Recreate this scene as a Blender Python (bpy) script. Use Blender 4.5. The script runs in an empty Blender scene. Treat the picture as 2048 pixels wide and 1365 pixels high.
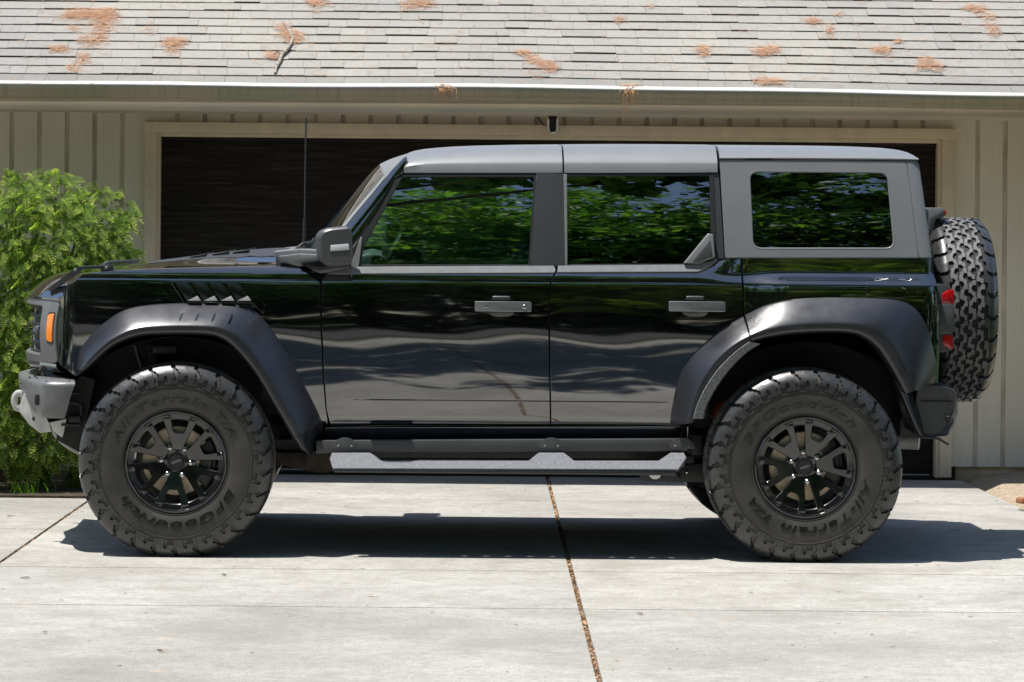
import bpy, bmesh, math, random
from math import radians, sin, cos, pi, sqrt, atan2, exp, tanh
from mathutils import Vector, Matrix, noise as mnoise

# ------------------------------------------------------------------ camera, sky, sun, exposure
SC = bpy.context.scene
COL = SC.collection
F, H, D, VX, VY, RHO = 6400.0, 1.719, 15.5, 790.0, 410.0, radians(0.5)

cam_d = bpy.data.cameras.new('camera')
cam = bpy.data.objects.new('camera', cam_d); COL.objects.link(cam)
cam.matrix_world = Matrix.Translation((0, -D, H)) @ Matrix.Rotation(-RHO, 4, 'Y') @ Matrix.Rotation(pi/2, 4, 'X')
cam_d.sensor_width = 36.0
cam_d.lens = F/2048*36
cam_d.shift_x = (1024-VX)/2048
cam_d.shift_y = (VY-682.5)/2048
cam_d.clip_start = 0.1; cam_d.clip_end = 2000
cam_d.dof.use_dof = True; cam_d.dof.focus_distance = 15.7; cam_d.dof.aperture_fstop = 9.0
SC.camera = cam

SUN_V = Vector((0.30, 0.10, -1.0)).normalized()          # the way the sunlight travels
w = bpy.data.worlds.new('World'); SC.world = w; w.use_nodes = True
nt = w.node_tree
bg = nt.nodes['Background']; bg.inputs['Strength'].default_value = 0.105
sky = nt.nodes.new('ShaderNodeTexSky'); sky.sky_type = 'NISHITA'; sky.sun_disc = False
sky.sun_elevation = math.asin(-SUN_V.z)
sky.sun_rotation = atan2(-SUN_V.x, -SUN_V.y)
sky.air_density = 1.0; sky.dust_density = 0.6; sky.ozone_density = 1.2
nt.links.new(sky.outputs[0], bg.inputs['Color'])
sl = bpy.data.lights.new('sun', 'SUN'); sl.energy = 4.6; sl.angle = radians(0.5); sl.color = (1.0, 0.965, 0.91)
so = bpy.data.objects.new('sun', sl); COL.objects.link(so)
so.rotation_euler = SUN_V.to_track_quat('-Z', 'Y').to_euler(); so.location = (-6, -4, 20)
SC.view_settings.view_transform = 'Standard'; SC.view_settings.look = 'None'
SC.view_settings.exposure = 0.72; SC.view_settings.gamma = 1.0
SC.cycles.max_bounces = 10; SC.cycles.transparent_max_bounces = 12
SC.cycles.use_denoising = True
SC.cycles.sample_clamp_indirect = 6.0

rnd = random.Random(11)

# ------------------------------------------------------------------ measuring the photograph
CR, SR = cos(RHO), sin(RHO)
def unroll(px, py):
    dx, dy = px-VX, py-VY
    return dx*CR+dy*SR, -dx*SR+dy*CR
def P(px, py, Y=0.0):                    # a photo point at depth Y
    qx, qy = unroll(px, py); k = (D+Y)/F
    return Vector((qx*k, Y, H-qy*k))
def Gd(px, py, z=0.0):                   # a photo point on the ground
    qx, qy = unroll(px, py); k = (H-z)/qy
    return Vector((qx*k, F*k-D, z))

# ------------------------------------------------------------------ materials
def sock(n, *names):
    for s in names:
        if s in n.inputs: return n.inputs[s]
class Mat:
    def __init__(s, name, col=(.5, .5, .5), rough=.5, metal=0., spec=.5, coat=0.):
        s.m = bpy.data.materials.new(name); s.m.use_nodes = True
        s.t = s.m.node_tree; s.b = s.t.nodes['Principled BSDF']
        s.b.inputs['Base Color'].default_value = (*col, 1)
        s.b.inputs['Roughness'].default_value = rough
        s.b.inputs['Metallic'].default_value = metal
        s.b.inputs['Specular IOR Level'].default_value = spec
        s.b.inputs['Coat Weight'].default_value = coat
        s.col = col; s._co = None
    def n(s, typ, **kw):
        nd = s.t.nodes.new(typ)
        for k, v in kw.items():
            if k in nd.inputs: nd.inputs[k].default_value = v
            else: setattr(nd, k, v)
        return nd
    def l(s, a, b): s.t.links.new(a, b)
    def co(s, scale=(1, 1, 1), rot=(0, 0, 0)):
        if s._co is None: s._co = s.n('ShaderNodeTexCoord')
        mp = s.n('ShaderNodeMapping'); mp.inputs['Scale'].default_value = scale; mp.inputs['Rotation'].default_value = rot
        s.l(s._co.outputs['Object'], mp.inputs['Vector']); return mp.outputs[0]
    def noise(s, scale, detail=4, rough=.55, sc=(1, 1, 1), dist=0.):
        nd = s.n('ShaderNodeTexNoise'); nd.inputs['Scale'].default_value = scale; nd.inputs['Detail'].default_value = detail
        nd.inputs['Roughness'].default_value = rough; nd.inputs['Distortion'].default_value = dist
        s.l(s.co(sc), nd.inputs['Vector']); return nd.outputs[0]
    def ramp(s, fac, stops):
        r = s.n('ShaderNodeValToRGB'); e = r.color_ramp.elements
        while len(e) > 1: e.remove(e[0])
        for i, (p, c) in enumerate(stops):
            x = e[0] if i == 0 else e.new(p)
            x.position = p; x.color = (*c, 1) if len(c) == 3 else c
        s.l(fac, r.inputs[0]); return r.outputs[0]
    def mix(s, fac, a, b, mode='MIX'):
        m = s.n('ShaderNodeMix', data_type='RGBA', blend_type=mode)
        for v, k in ((fac, 0), (a, 6), (b, 7)):
            if hasattr(v, 'links'): s.l(v, m.inputs[k])
            else: m.inputs[k].default_value = v if k == 0 else ((*v, 1) if len(v) == 3 else v)
        return m.outputs[2]
    def math(s, op, a, b=0.):
        m = s.n('ShaderNodeMath', operation=op)
        for i, v in enumerate((a, b)):
            if hasattr(v, 'links'): s.l(v, m.inputs[i])
            else: m.inputs[i].default_value = v
        return m.outputs[0]
    def base(s, c): s.l(c, s.b.inputs['Base Color']); return s
    def rough(s, c): s.l(c, s.b.inputs['Roughness']); return s
    def bump(s, h, strength=.3, dist=.01):
        b = s.n('ShaderNodeBump'); b.inputs['Strength'].default_value = strength; b.inputs['Distance'].default_value = dist
        s.l(h, b.inputs['Height']); s.l(b.outputs[0], s.b.inputs['Normal']); return s
    def vary(s, scale, amt=.2, sc=(1, 1, 1), detail=4):
        n_ = s.noise(scale, detail, sc=sc)
        lo = tuple(c*(1-amt) for c in s.col); hi = tuple(min(1, c*(1+amt)) for c in s.col)
        return s.base(s.ramp(n_, [(.3, lo), (.7, hi)]))
def G3(v): return (v, v, v)

mats = {}
# --- car
m = Mat('black_paint', (.004, .0042, .005), .03, spec=.5, coat=.4)
m.b.inputs['Coat Roughness'].default_value = .015; m.b.inputs['IOR'].default_value = 2.5
vor = m.n('ShaderNodeTexVoronoi', feature='F1'); vor.inputs['Scale'].default_value = 90
m.l(m.co(), vor.inputs['Vector'])
dot = m.math('LESS_THAN', vor.outputs['Distance'], .10)
pick = m.math('GREATER_THAN', m.noise(7, 3), .53)
dust = m.math('MULTIPLY', dot, pick)
film = m.ramp(m.noise(2.4, 6), [(.42, G3(0.)), (.8, G3(.007))])
m.base(m.mix(dust, m.mix(1.0, (.0015, .0016, .002), film, 'ADD'), (.16, .16, .15)))
mats['paint'] = m.m
m = Mat('flare_plastic', (.024, .025, .028), .34, spec=.8)
m.base(m.ramp(m.noise(6, 6), [(.3, (.012, .0125, .015)), (.7, (.02, .021, .025))]))
m.rough(m.ramp(m.noise(9, 4), [(.3, G3(.25)), (.7, G3(.34))])).bump(m.noise(900, 2), .08, .001)
mats['plastic'] = m.m
m = Mat('hardtop_grey', (.175, .182, .19), .3, spec=1.); m.vary(5, .06).bump(m.noise(800, 2), .06, .001); mats['roof'] = m.m
m = Mat('pillar_black', (.04, .042, .045), .42); m.vary(8, .15, (1, 1, .3)); mats['pillar'] = m.m
m = Mat('satin_grey_trim', (.17, .174, .18), .38); m.vary(30, .1); mats['trim'] = m.m
m = Mat('front_bumper_grey', (.16, .162, .165), .36, metal=.35); m.vary(9, .12).bump(m.noise(600, 2), .1, .001); mats['fbumper'] = m.m
m = Mat('bumper_grey', (.06, .062, .065), .4); m.vary(8, .12).bump(m.noise(700, 2), .08, .001); mats['bumper'] = m.m
m = Mat('pale_skid_metal', (.40, .40, .385), .5, metal=.1); m.vary(14, .15); mats['skid'] = m.m
m = Mat('speckled_step_coating', (.16, .17, .19), .6)
m.base(m.ramp(m.noise(260, 2), [(.4, (.10, .105, .12)), (.56, (.16, .168, .188)), (.68, (.27, .28, .305))])).bump(m.noise(300, 2), .7, .004); mats['step'] = m.m
m = Mat('rubber_seal', (.012, .012, .013), .55); mats['seal'] = m.m
m = Mat('underbody_black', (.008, .008, .008), .6); m.vary(10, .4); mats['under'] = m.m
m = Mat('frame_steel', (.03, .031, .031), .5); m.vary(20, .3); mats['steel'] = m.m
m = Mat('tyre_rubber', (.028, .027, .026), .62, spec=.4)
m.base(m.ramp(m.noise(7, 6), [(.3, (.034, .032, .0285)), (.7, (.062, .0585, .051))])).rough(m.ramp(m.noise(5, 3), [(.35, G3(.3)), (.65, G3(.5))])).bump(m.noise(420, 3), .16, .002); mats['tyre'] = m.m
m = Mat('tyre_tread_rubber', (.030, .0298, .0295), .33, spec=.8); m.vary(40, .3).bump(m.noise(300, 3), .2, .002); mats['tread'] = m.m
m = Mat('lit_dusty_tread_top', (.125, .123, .12), .5, spec=.6); m.vary(40, .25).bump(m.noise(300, 3), .2, .002); mats['tread_top'] = m.m  # dust colour, raised further to suggest sunlit block tops
m = Mat('shaded_groove_rubber', (.012, .012, .012), .7); mats['groove'] = m.m  # same rubber, coloured darker to paint in the shade of the grooves
m = Mat('tyre_letter_rubber', (.009, .009, .009), .25); mats['letter'] = m.m
m = Mat('gloss_black_rim', (.004, .004, .0045), .1, spec=.8, coat=.5); m.rough(m.ramp(m.noise(20, 4), [(.3, G3(.12)), (.7, G3(.24))])); mats['rim'] = m.m
m = Mat('chrome_nut', (.62, .62, .6), .16, metal=1.); mats['chrome'] = m.m
m = Mat('cap_black', (.02, .02, .022), .35); mats['cap'] = m.m
m = Mat('brake_rotor_metal', (.85, .66, .46), .45, metal=.0); m.vary(30, .25); mats['rotor'] = m.m
m = Mat('caliper_grey', (.05, .05, .05), .4, metal=.5); mats['caliper'] = m.m
m = Mat('orange_spring_paint', (.34, .045, .012), .45); mats['orange'] = m.m
m = Mat('amber_lens', (.85, .22, .01), .18); m.b.inputs['Subsurface Weight'].default_value = .2; m.b.inputs['Subsurface Radius'].default_value = (.02, .01, .003); mats['amber'] = m.m
m = Mat('red_lens', (.42, .004, .008), .12, coat=.5); mats['red'] = m.m
m = Mat('clear_lens', (.6, .61, .63), .12); m.bump(m.noise(160, 1, sc=(3, 1, .4)), .6, .004); mats['lens'] = m.m
m = Mat('dark_grille', (.012, .012, .013), .4); mats['grille'] = m.m
m = Mat('interior_dark', (.018, .018, .02), .65); m.vary(12, .3); mats['interior'] = m.m
m = Mat('interior_teal_grey', (.16, .17, .18), .5); mats['interior2'] = m.m
def glass(name, tint, refl=1.55, wav=.0):
    m = Mat(name); t = m.t; t.nodes.remove(m.b); m.b = None
    out = [n_ for n_ in t.nodes if n_.type == 'OUTPUT_MATERIAL'][0]
    tr = m.n('ShaderNodeBsdfTransparent'); tr.inputs[0].default_value = (*tint, 1)
    gl = m.n('ShaderNodeBsdfGlossy'); gl.inputs['Roughness'].default_value = .004; gl.inputs['Color'].default_value = (1, 1, 1, 1)
    fr = m.n('ShaderNodeFresnel'); fr.inputs['IOR'].default_value = refl
    mx = m.n('ShaderNodeMixShader')
    if wav:
        b = m.n('ShaderNodeBump'); b.inputs['Strength'].default_value = wav; b.inputs['Distance'].default_value = .004
        m.l(m.noise(3.5, 2, sc=(.6, 1, 2.2)), b.inputs['Height']); m.l(b.outputs[0], gl.inputs['Normal'])
    m.l(fr.outputs[0], mx.inputs[0]); m.l(tr.outputs[0], mx.inputs[1]); m.l(gl.outputs[0], mx.inputs[2]); m.l(mx.outputs[0], out.inputs[0])
    return m.m
mats['glass'] = glass('green_tinted_glass', (.40, .64, .56), 2.8, .05)
mats['dark_glass'] = glass('privacy_glass', (.035, .04, .04), 2.7, .06)
mats['screen_glass'] = glass('windscreen_glass', (.6, .72, .66), 1.6)

# --- house and ground
m = Mat('beige_siding_paint', (.47, .445, .36), .75)
n1 = m.noise(2.2, 6, sc=(1, 1, .35)); n2 = m.noise(60, 4, sc=(1, 1, .06)); fl = m.noise(34, 5, .7)
c = m.ramp(n1, [(.3, (.62, .575, .47)), (.7, (.71, .66, .545))])
c = m.mix(m.ramp(n2, [(.5, G3(0)), (.75, G3(.35))]), c, (.50, .45, .35))
c = m.mix(m.ramp(fl, [(.69, G3(0)), (.73, G3(.8))]), c, (.27, .26, .22))
m.base(c).bump(m.noise(90, 4, sc=(1, 1, .05)), .2, .003); mats['siding'] = m.m
m = Mat('shaded_groove_paint', (.54, .49, .39), .8); m.vary(20, .25, (1, 1, .2)); mats['sgroove'] = m.m  # groove faces coloured darker to deepen the shade in the recesses
m = Mat('cream_trim_paint', (.68, .58, .43), .6); m.vary(12, .08, (1, 1, .4)); mats['cream'] = m.m
m = Mat('gutter_paint', (.42, .39, .31), .55)
st = m.noise(30, 5, .6, sc=(1, .1, .04))
m.base(m.mix(m.ramp(st, [(.52, G3(0)), (.7, G3(.55))]), m.ramp(m.noise(1.2, 3), [(.35, (.33, .30, .19)), (.65, (.42, .35, .25))]), (.20, .19, .13))); mats['gutter'] = m.m
m = Mat('gutter_lip_white', (.62, .6, .55), .45); m.vary(24, .08); mats['lip'] = m.m
m = Mat('soffit_paint', (.56, .48, .37), .7); m.vary(3, .08); mats['soffit'] = m.m
m = Mat('espresso_door_wood', (.012, .009, .008), .6, spec=.2)
g1 = m.noise(14, 8, .65, sc=(.18, 1, 4.5), dist=.4)
m.base(m.ramp(g1, [(.3, (.009, .0065, .006)), (.52, (.02, .015, .014)), (.68, (.05, .038, .035)), (.8, (.085, .07, .066))])).bump(g1, .25, .004); mats['garage'] = m.m
m = Mat('aluminium_strip', (.4, .41, .41), .4, metal=.6); mats['alu'] = m.m
m = Mat('foundation_concrete', (.3, .25, .17), .85)
m.base(m.ramp(m.noise(5, 6), [(.3, (.26, .2, .13)), (.6, (.52, .41, .27)), (.8, (.6, .5, .37))])).bump(m.noise(30, 5), .3, .01); mats['found'] = m.m
m = Mat('asphalt_shingle', (.36, .355, .345), .9)
at = m.n('ShaderNodeAttribute', attribute_name='tone')
gr = m.ramp(m.noise(260, 2, .8), [(.32, G3(.5)), (.5, G3(1.)), (.7, G3(1.35))])
st = m.ramp(m.noise(.7, 4), [(.35, (.86, .86, .88)), (.7, (1.05, 1.04, 1.0))])
c = m.mix(1.0, m.mix(1.0, at.outputs['Color'], gr, 'MULTIPLY'), st, 'MULTIPLY')
m.base(c).bump(m.noise(220, 3), .5, .004); mats['shingle'] = m.m
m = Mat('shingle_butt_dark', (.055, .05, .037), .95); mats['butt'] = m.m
m = Mat('driveway_concrete', (.36, .35, .33), .85)
a1 = m.noise(.55, 7, .62); a2 = m.noise(7, 8, .75, sc=(.8, 1, 1)); a3 = m.noise(130, 3, .75); a4 = m.noise(1.1, 4, .5, sc=(.5, 1, 1))
c = m.ramp(a1, [(.30, (.225, .213, .188)), (.5, (.345, .332, .303)), (.70, (.415, .402, .372))])
c = m.mix(m.ramp(a2, [(.45, G3(0)), (.75, G3(.75))]), c, (.21, .198, .172))
c = m.mix(1.0, c, m.ramp(a3, [(.32, G3(.55)), (.5, G3(1.)), (.7, G3(1.32))]), 'MULTIPLY')
c = m.mix(m.ramp(a4, [(.62, G3(0)), (.8, G3(.55))]), c, (.30, .285, .24))
vs = m.n('ShaderNodeTexVoronoi', feature='F1'); vs.inputs['Scale'].default_value = 2.3; m.l(m.co(), vs.inputs['Vector'])
c = m.mix(m.ramp(vs.outputs['Distance'], [(.02, G3(.5)), (.1, G3(0))]), c, (.45, .30, .18))
c = m.mix(1.0, c, m.ramp(m.noise(26, 8, .82), [(.32, G3(.70)), (.5, G3(1.)), (.68, G3(1.18))]), 'MULTIPLY')
c = m.mix(m.ramp(m.noise(1.3, 7, .72), [(.49, G3(0)), (.68, G3(.75))]), c, (.225, .214, .186))
m.base(c).bump(m.noise(120, 5), .25, .004); mats['concrete'] = m.m
m = Mat('joint_dirt', (.16, .10, .055), .95); m.vary(70, .5).bump(m.noise(160, 4), .8, .01); mats['dirt'] = m.m
m = Mat('leaf_litter', (.3, .17, .09), .9)
at = m.n('ShaderNodeAttribute', attribute_name='tone'); m.base(at.outputs['Color']); mats['litter'] = m.m
m = Mat('bed_soil', (.05, .035, .022), .95); m.vary(14, .5).bump(m.noise(40, 6), .9, .03); mats['soil'] = m.m
m = Mat('sandy_gravel', (.3, .22, .15), .95); m.base(m.ramp(m.noise(45, 6, .7), [(.3, (.15, .10, .07)), (.5, (.32, .25, .17)), (.7, (.5, .46, .4))])).bump(m.noise(60, 5), .8, .02); mats['gravel'] = m.m
m = Mat('lawn_grass', (.05, .11, .02), .9); m.base(m.ramp(m.noise(3, 7, .7), [(.3, (.015, .032, .010)), (.7, (.04, .068, .022))])); mats['lawn'] = m.m
m = Mat('road_asphalt', (.06, .06, .062), .9); m.vary(40, .3); mats['asphalt'] = m.m
def leafmat(name, tr, rough=.45, spec=.35):
    m = Mat(name, (.1, .2, .04), rough, spec=spec)
    at = m.n('ShaderNodeAttribute', attribute_name='tone')
    m.base(at.outputs['Color'])
    t = m.n('ShaderNodeBsdfTranslucent'); m.l(m.mix(1.0, at.outputs['Color'], (1.5, 1.7, .6), 'MULTIPLY'), t.inputs['Color'])
    mx = m.n('ShaderNodeMixShader'); mx.inputs[0].default_value = tr
    out = [n_ for n_ in m.t.nodes if n_.type == 'OUTPUT_MATERIAL'][0]
    m.l(m.b.outputs[0], mx.inputs[1]); m.l(t.outputs[0], mx.inputs[2]); m.l(mx.outputs[0], out.inputs[0])
    return m.m
mats['leaf'] = leafmat('tree_leaf', .35)
mats['needle'] = leafmat('hemlock_needles', .5, .75, .1)
m = Mat('tree_bark', (.09, .07, .05), .9); m.vary(9, .35, (3, 3, .5)).bump(m.noise(14, 5, sc=(3, 3, .5)), .8, .03); mats['bark'] = m.m
m = Mat('grey_branch', (.25, .22, .17), .9); m.base(m.ramp(m.noise(60, 4), [(.35, (.08, .07, .05)), (.6, (.36, .33, .27))])); mats['branch'] = m.m
m = Mat('white_lamp_plastic', (.75, .74, .7), .35); mats['white'] = m.m
m = Mat('camera_black', (.012, .012, .013), .4); mats['camblack'] = m.m

# ------------------------------------------------------------------ object helpers
def tag(o, label=None, cat=None, group=None, kind=None):
    if label: o['label'] = label
    if cat: o['category'] = cat
    if group: o['group'] = group
    if kind: o['kind'] = kind
    return o
def empty(name, loc=(0, 0, 0), parent=None):
    o = bpy.data.objects.new(name, None); COL.objects.link(o); o.location = loc
    o.empty_display_size = .1
    if parent: attach(o, parent)
    return o
def winv(o):
    mat = Matrix.Identity(4); p = o
    chain = []
    while p: chain.append(p); p = p.parent
    for p in reversed(chain): mat = mat @ p.matrix_parent_inverse @ p.matrix_basis
    return mat.inverted()
def attach(o, parent):                    # keep world coordinates
    o.parent = parent; o.matrix_parent_inverse = winv(parent)
def link_mesh(name, me, mat, parent=None, local=False):
    o = bpy.data.objects.new(name, me); COL.objects.link(o)
    for mm in (mat if isinstance(mat, (list, tuple)) else [mat]): me.materials.append(mm)
    if parent:
        if local: o.parent = parent
        else: attach(o, parent)
    return o

class MB:
    """collects pieces; build() links them as ONE mesh object"""
    def __init__(s): s.v = []; s.f = []; s.mi = []; s.tone = {}
    def add(s, vs, fs, mi=0, tone=None):
        b = len(s.v); s.v += [tuple(p) for p in vs]
        for f_ in fs:
            if tone is not None: s.tone[len(s.f)] = tone
            s.f.append([b+i for i in f_]); s.mi.append(mi)
        return s
    def bm(s, bm, mi=0):
        bm.verts.index_update(); s.add([v.co[:] for v in bm.verts], [[v.index for v in f_.verts] for f_ in bm.faces], mi); bm.free(); return s
    def box(s, c, d, bev=.0, seg=2, rot=None, mi=0):
        bm = bmesh.new(); bmesh.ops.create_cube(bm, size=1); bmesh.ops.scale(bm, vec=d, verts=bm.verts)
        if bev: bmesh.ops.bevel(bm, geom=bm.edges[:]+bm.verts[:], offset=min(bev, .49*min(d)), segments=seg, profile=.6, affect='EDGES')
        if rot is not None: bmesh.ops.transform(bm, matrix=rot.to_4x4(), verts=bm.verts)
        bmesh.ops.translate(bm, vec=c, verts=bm.verts); return s.bm(bm, mi)
    def prism(s, pts, off, bev=.0, seg=2, mi=0):          # pts: 3-D outline, extruded by vector off
        bm = bmesh.new(); off = Vector(off)
        a = [bm.verts.new(p) for p in pts]; b = [bm.verts.new(Vector(p)+off) for p in pts]
        n = len(pts); bm.faces.new(a); bm.faces.new(b[::-1])
        for i in range(n): bm.faces.new((a[(i+1) % n], a[i], b[i], b[(i+1) % n]))
        bmesh.ops.recalc_face_normals(bm, faces=bm.faces)
        if bev: bmesh.ops.bevel(bm, geom=bm.edges[:], offset=bev, segments=seg, profile=.6, affect='EDGES', clamp_overlap=True)
        return s.bm(bm, mi)
    def grid(s, rows, close_u=False, close_v=False, mi=0):
        nr, nc = len(rows), len(rows[0]); vs = [p for r in rows for p in r]; fs = []
        for i in range(nr if close_v else nr-1):
            for j in range(nc if close_u else nc-1):
                i2, j2 = (i+1) % nr, (j+1) % nc
                fs.append((i*nc+j, i*nc+j2, i2*nc+j2, i2*nc+j))
        return s.add(vs, fs, mi)
    def tube(s, pts, r, n=8, mi=0, cap=True):
        pts = [Vector(p) for p in pts]; rows = []
        rs = r if isinstance(r, (list, tuple)) else [r]*len(pts)
        up = None
        for i, p in enumerate(pts):
            t = (pts[min(i+1, len(pts)-1)]-pts[max(i-1, 0)]).normalized()
            if up is None: up = t.orthogonal().normalized()
            else: up = (up-t*up.dot(t)).normalized()
            sd = t.cross(up)
            rows.append([p+(up*cos(2*pi*k/n)+sd*sin(2*pi*k/n))*rs[i] for k in range(n)])
        b = len(s.v); s.grid(rows, close_u=True, mi=mi)
        if cap:
            s.f.append([b+k for k in range(n)][::-1]); s.mi.append(mi)
            e = b+(len(pts)-1)*n; s.f.append([e+k for k in range(n)]); s.mi.append(mi)
        return s
    def lathe(s, prof, n=64, c=(0, 0, 0), close=False, axis='Y', mi=0):       # prof: (r, y) turned round the axis
        rows = []
        for r, y in prof:
            if axis == 'Y': rows.append([(c[0]+r*cos(2*pi*k/n), c[1]+y, c[2]+r*sin(2*pi*k/n)) for k in range(n)])
            elif axis == 'X': rows.append([(c[0]+y, c[1]+r*cos(2*pi*k/n), c[2]+r*sin(2*pi*k/n)) for k in range(n)])
            else: rows.append([(c[0]+r*cos(2*pi*k/n), c[1]+r*sin(2*pi*k/n), c[2]+y) for k in range(n)])
        return s.grid(rows, close_u=True, close_v=close, mi=mi)
    def sphere(s, c, r, sc=(1, 1, 1), n=12, mi=0):
        bm = bmesh.new(); bmesh.ops.create_uvsphere(bm, u_segments=n, v_segments=max(6, n//2), radius=r)
        bmesh.ops.scale(bm, vec=sc, verts=bm.verts); bmesh.ops.translate(bm, vec=c, verts=bm.verts); return s.bm(bm, mi)
    def mirrored(s):
        o = MB(); o.v = [(x, 2*YC-y, z) for x, y, z in s.v]; o.f = [f_[::-1] for f_ in s.f]; o.mi = s.mi[:]; return o
    def mesh(s, name, smooth=True, sharp=35, recalc=True):
        me = bpy.data.meshes.new(name); me.from_pydata(s.v, [], s.f)
        for p, mi in zip(me.polygons, s.mi): p.material_index = mi; p.use_smooth = smooth
        if s.tone:
            at_ = me.attributes.new('tone', 'FLOAT_COLOR', 'FACE')
            for i, t in s.tone.items(): at_.data[i].color = (*t, 1)
        if recalc:
            bm = bmesh.new(); bm.from_mesh(me); bmesh.ops.recalc_face_normals(bm, faces=bm.faces); bm.to_mesh(me); bm.free()
        if smooth: me.set_sharp_from_angle(angle=radians(sharp))
        me.update(); return me
    def build(s, name, mat, parent=None, local=False, **k):
        return link_mesh(name, s.mesh(name, **k), mat, parent, local)

YC = 1.09                                 # the car's middle plane
def chaikin(pts, it=2, closed=True):
    pts = [Vector(p) for p in pts]
    for _ in range(it):
        o = []; n = len(pts)
        if not closed: o.append(pts[0])
        for i in range(n if closed else n-1):
            a, b = pts[i], pts[(i+1) % n]; o += [a*.75+b*.25, a*.25+b*.75]
        if not closed: o.append(pts[-1])
        pts = o
    return pts
def rounded(pts, r, n=5):                 # round every corner of a closed 2-D outline
    pts = [Vector(p) for p in pts]; out = []; N = len(pts)
    for i in range(N):
        a, b, c_ = pts[i-1], pts[i], pts[(i+1) % N]
        rr = r[i] if isinstance(r, (list, tuple)) else r
        u, v = (a-b), (c_-b); d = min(rr, u.length*.45, v.length*.45)
        if d < 1e-6: out.append(b); continue
        p0, p1 = b+u.normalized()*d, b+v.normalized()*d
        for k in range(n+1):
            t = k/n; out.append(p0*(1-t)**2+b*2*t*(1-t)+p1*t*t)
    return out
def catmull(pts, n):
    pts = [Vector(p) for p in pts]; out = []; m_ = len(pts)
    for k in range(n):
        t = k/(n-1)*(m_-1); i = min(int(t), m_-2); u = t-i
        p0, p1, p2, p3 = pts[max(i-1, 0)], pts[i], pts[i+1], pts[min(i+2, m_-1)]
        out.append(.5*((2*p1)+(p2-p0)*u+(2*p0-5*p1+4*p2-p3)*u*u+(3*p1-p0-3*p2+p3)*u**3))
    return out
def interp(x, pts):
    if x <= pts[0][0]: return pts[0][1]
    for (a, b), (c_, d) in zip(pts, pts[1:]):
        if x <= c_: return b+(d-b)*(x-a)/(c_-a)
    return pts[-1][1]
def spl(x, pts):                          # smooth (monotone cubic) interpolation
    n = len(pts)
    if x <= pts[0][0]: return pts[0][1]
    if x >= pts[-1][0]: return pts[-1][1]
    sl_ = [(pts[i+1][1]-pts[i][1])/(pts[i+1][0]-pts[i][0]) for i in range(n-1)]
    def tg(i):
        if i == 0: return sl_[0]
        if i == n-1: return sl_[-1]
        a, b = sl_[i-1], sl_[i]
        return 0 if a*b <= 0 else 2*a*b/(a+b)
    for i in range(n-1):
        if x <= pts[i+1][0]:
            h = pts[i+1][0]-pts[i][0]; t = (x-pts[i][0])/h
            return (2*t**3-3*t*t+1)*pts[i][1]+(t**3-2*t*t+t)*h*tg(i)+(-2*t**3+3*t*t)*pts[i+1][1]+(t**3-t*t)*h*tg(i+1)
def sstep(a, b, x):
    t = max(0, min(1, (x-a)/(b-a))); return t*t*(3-2*t)

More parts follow.
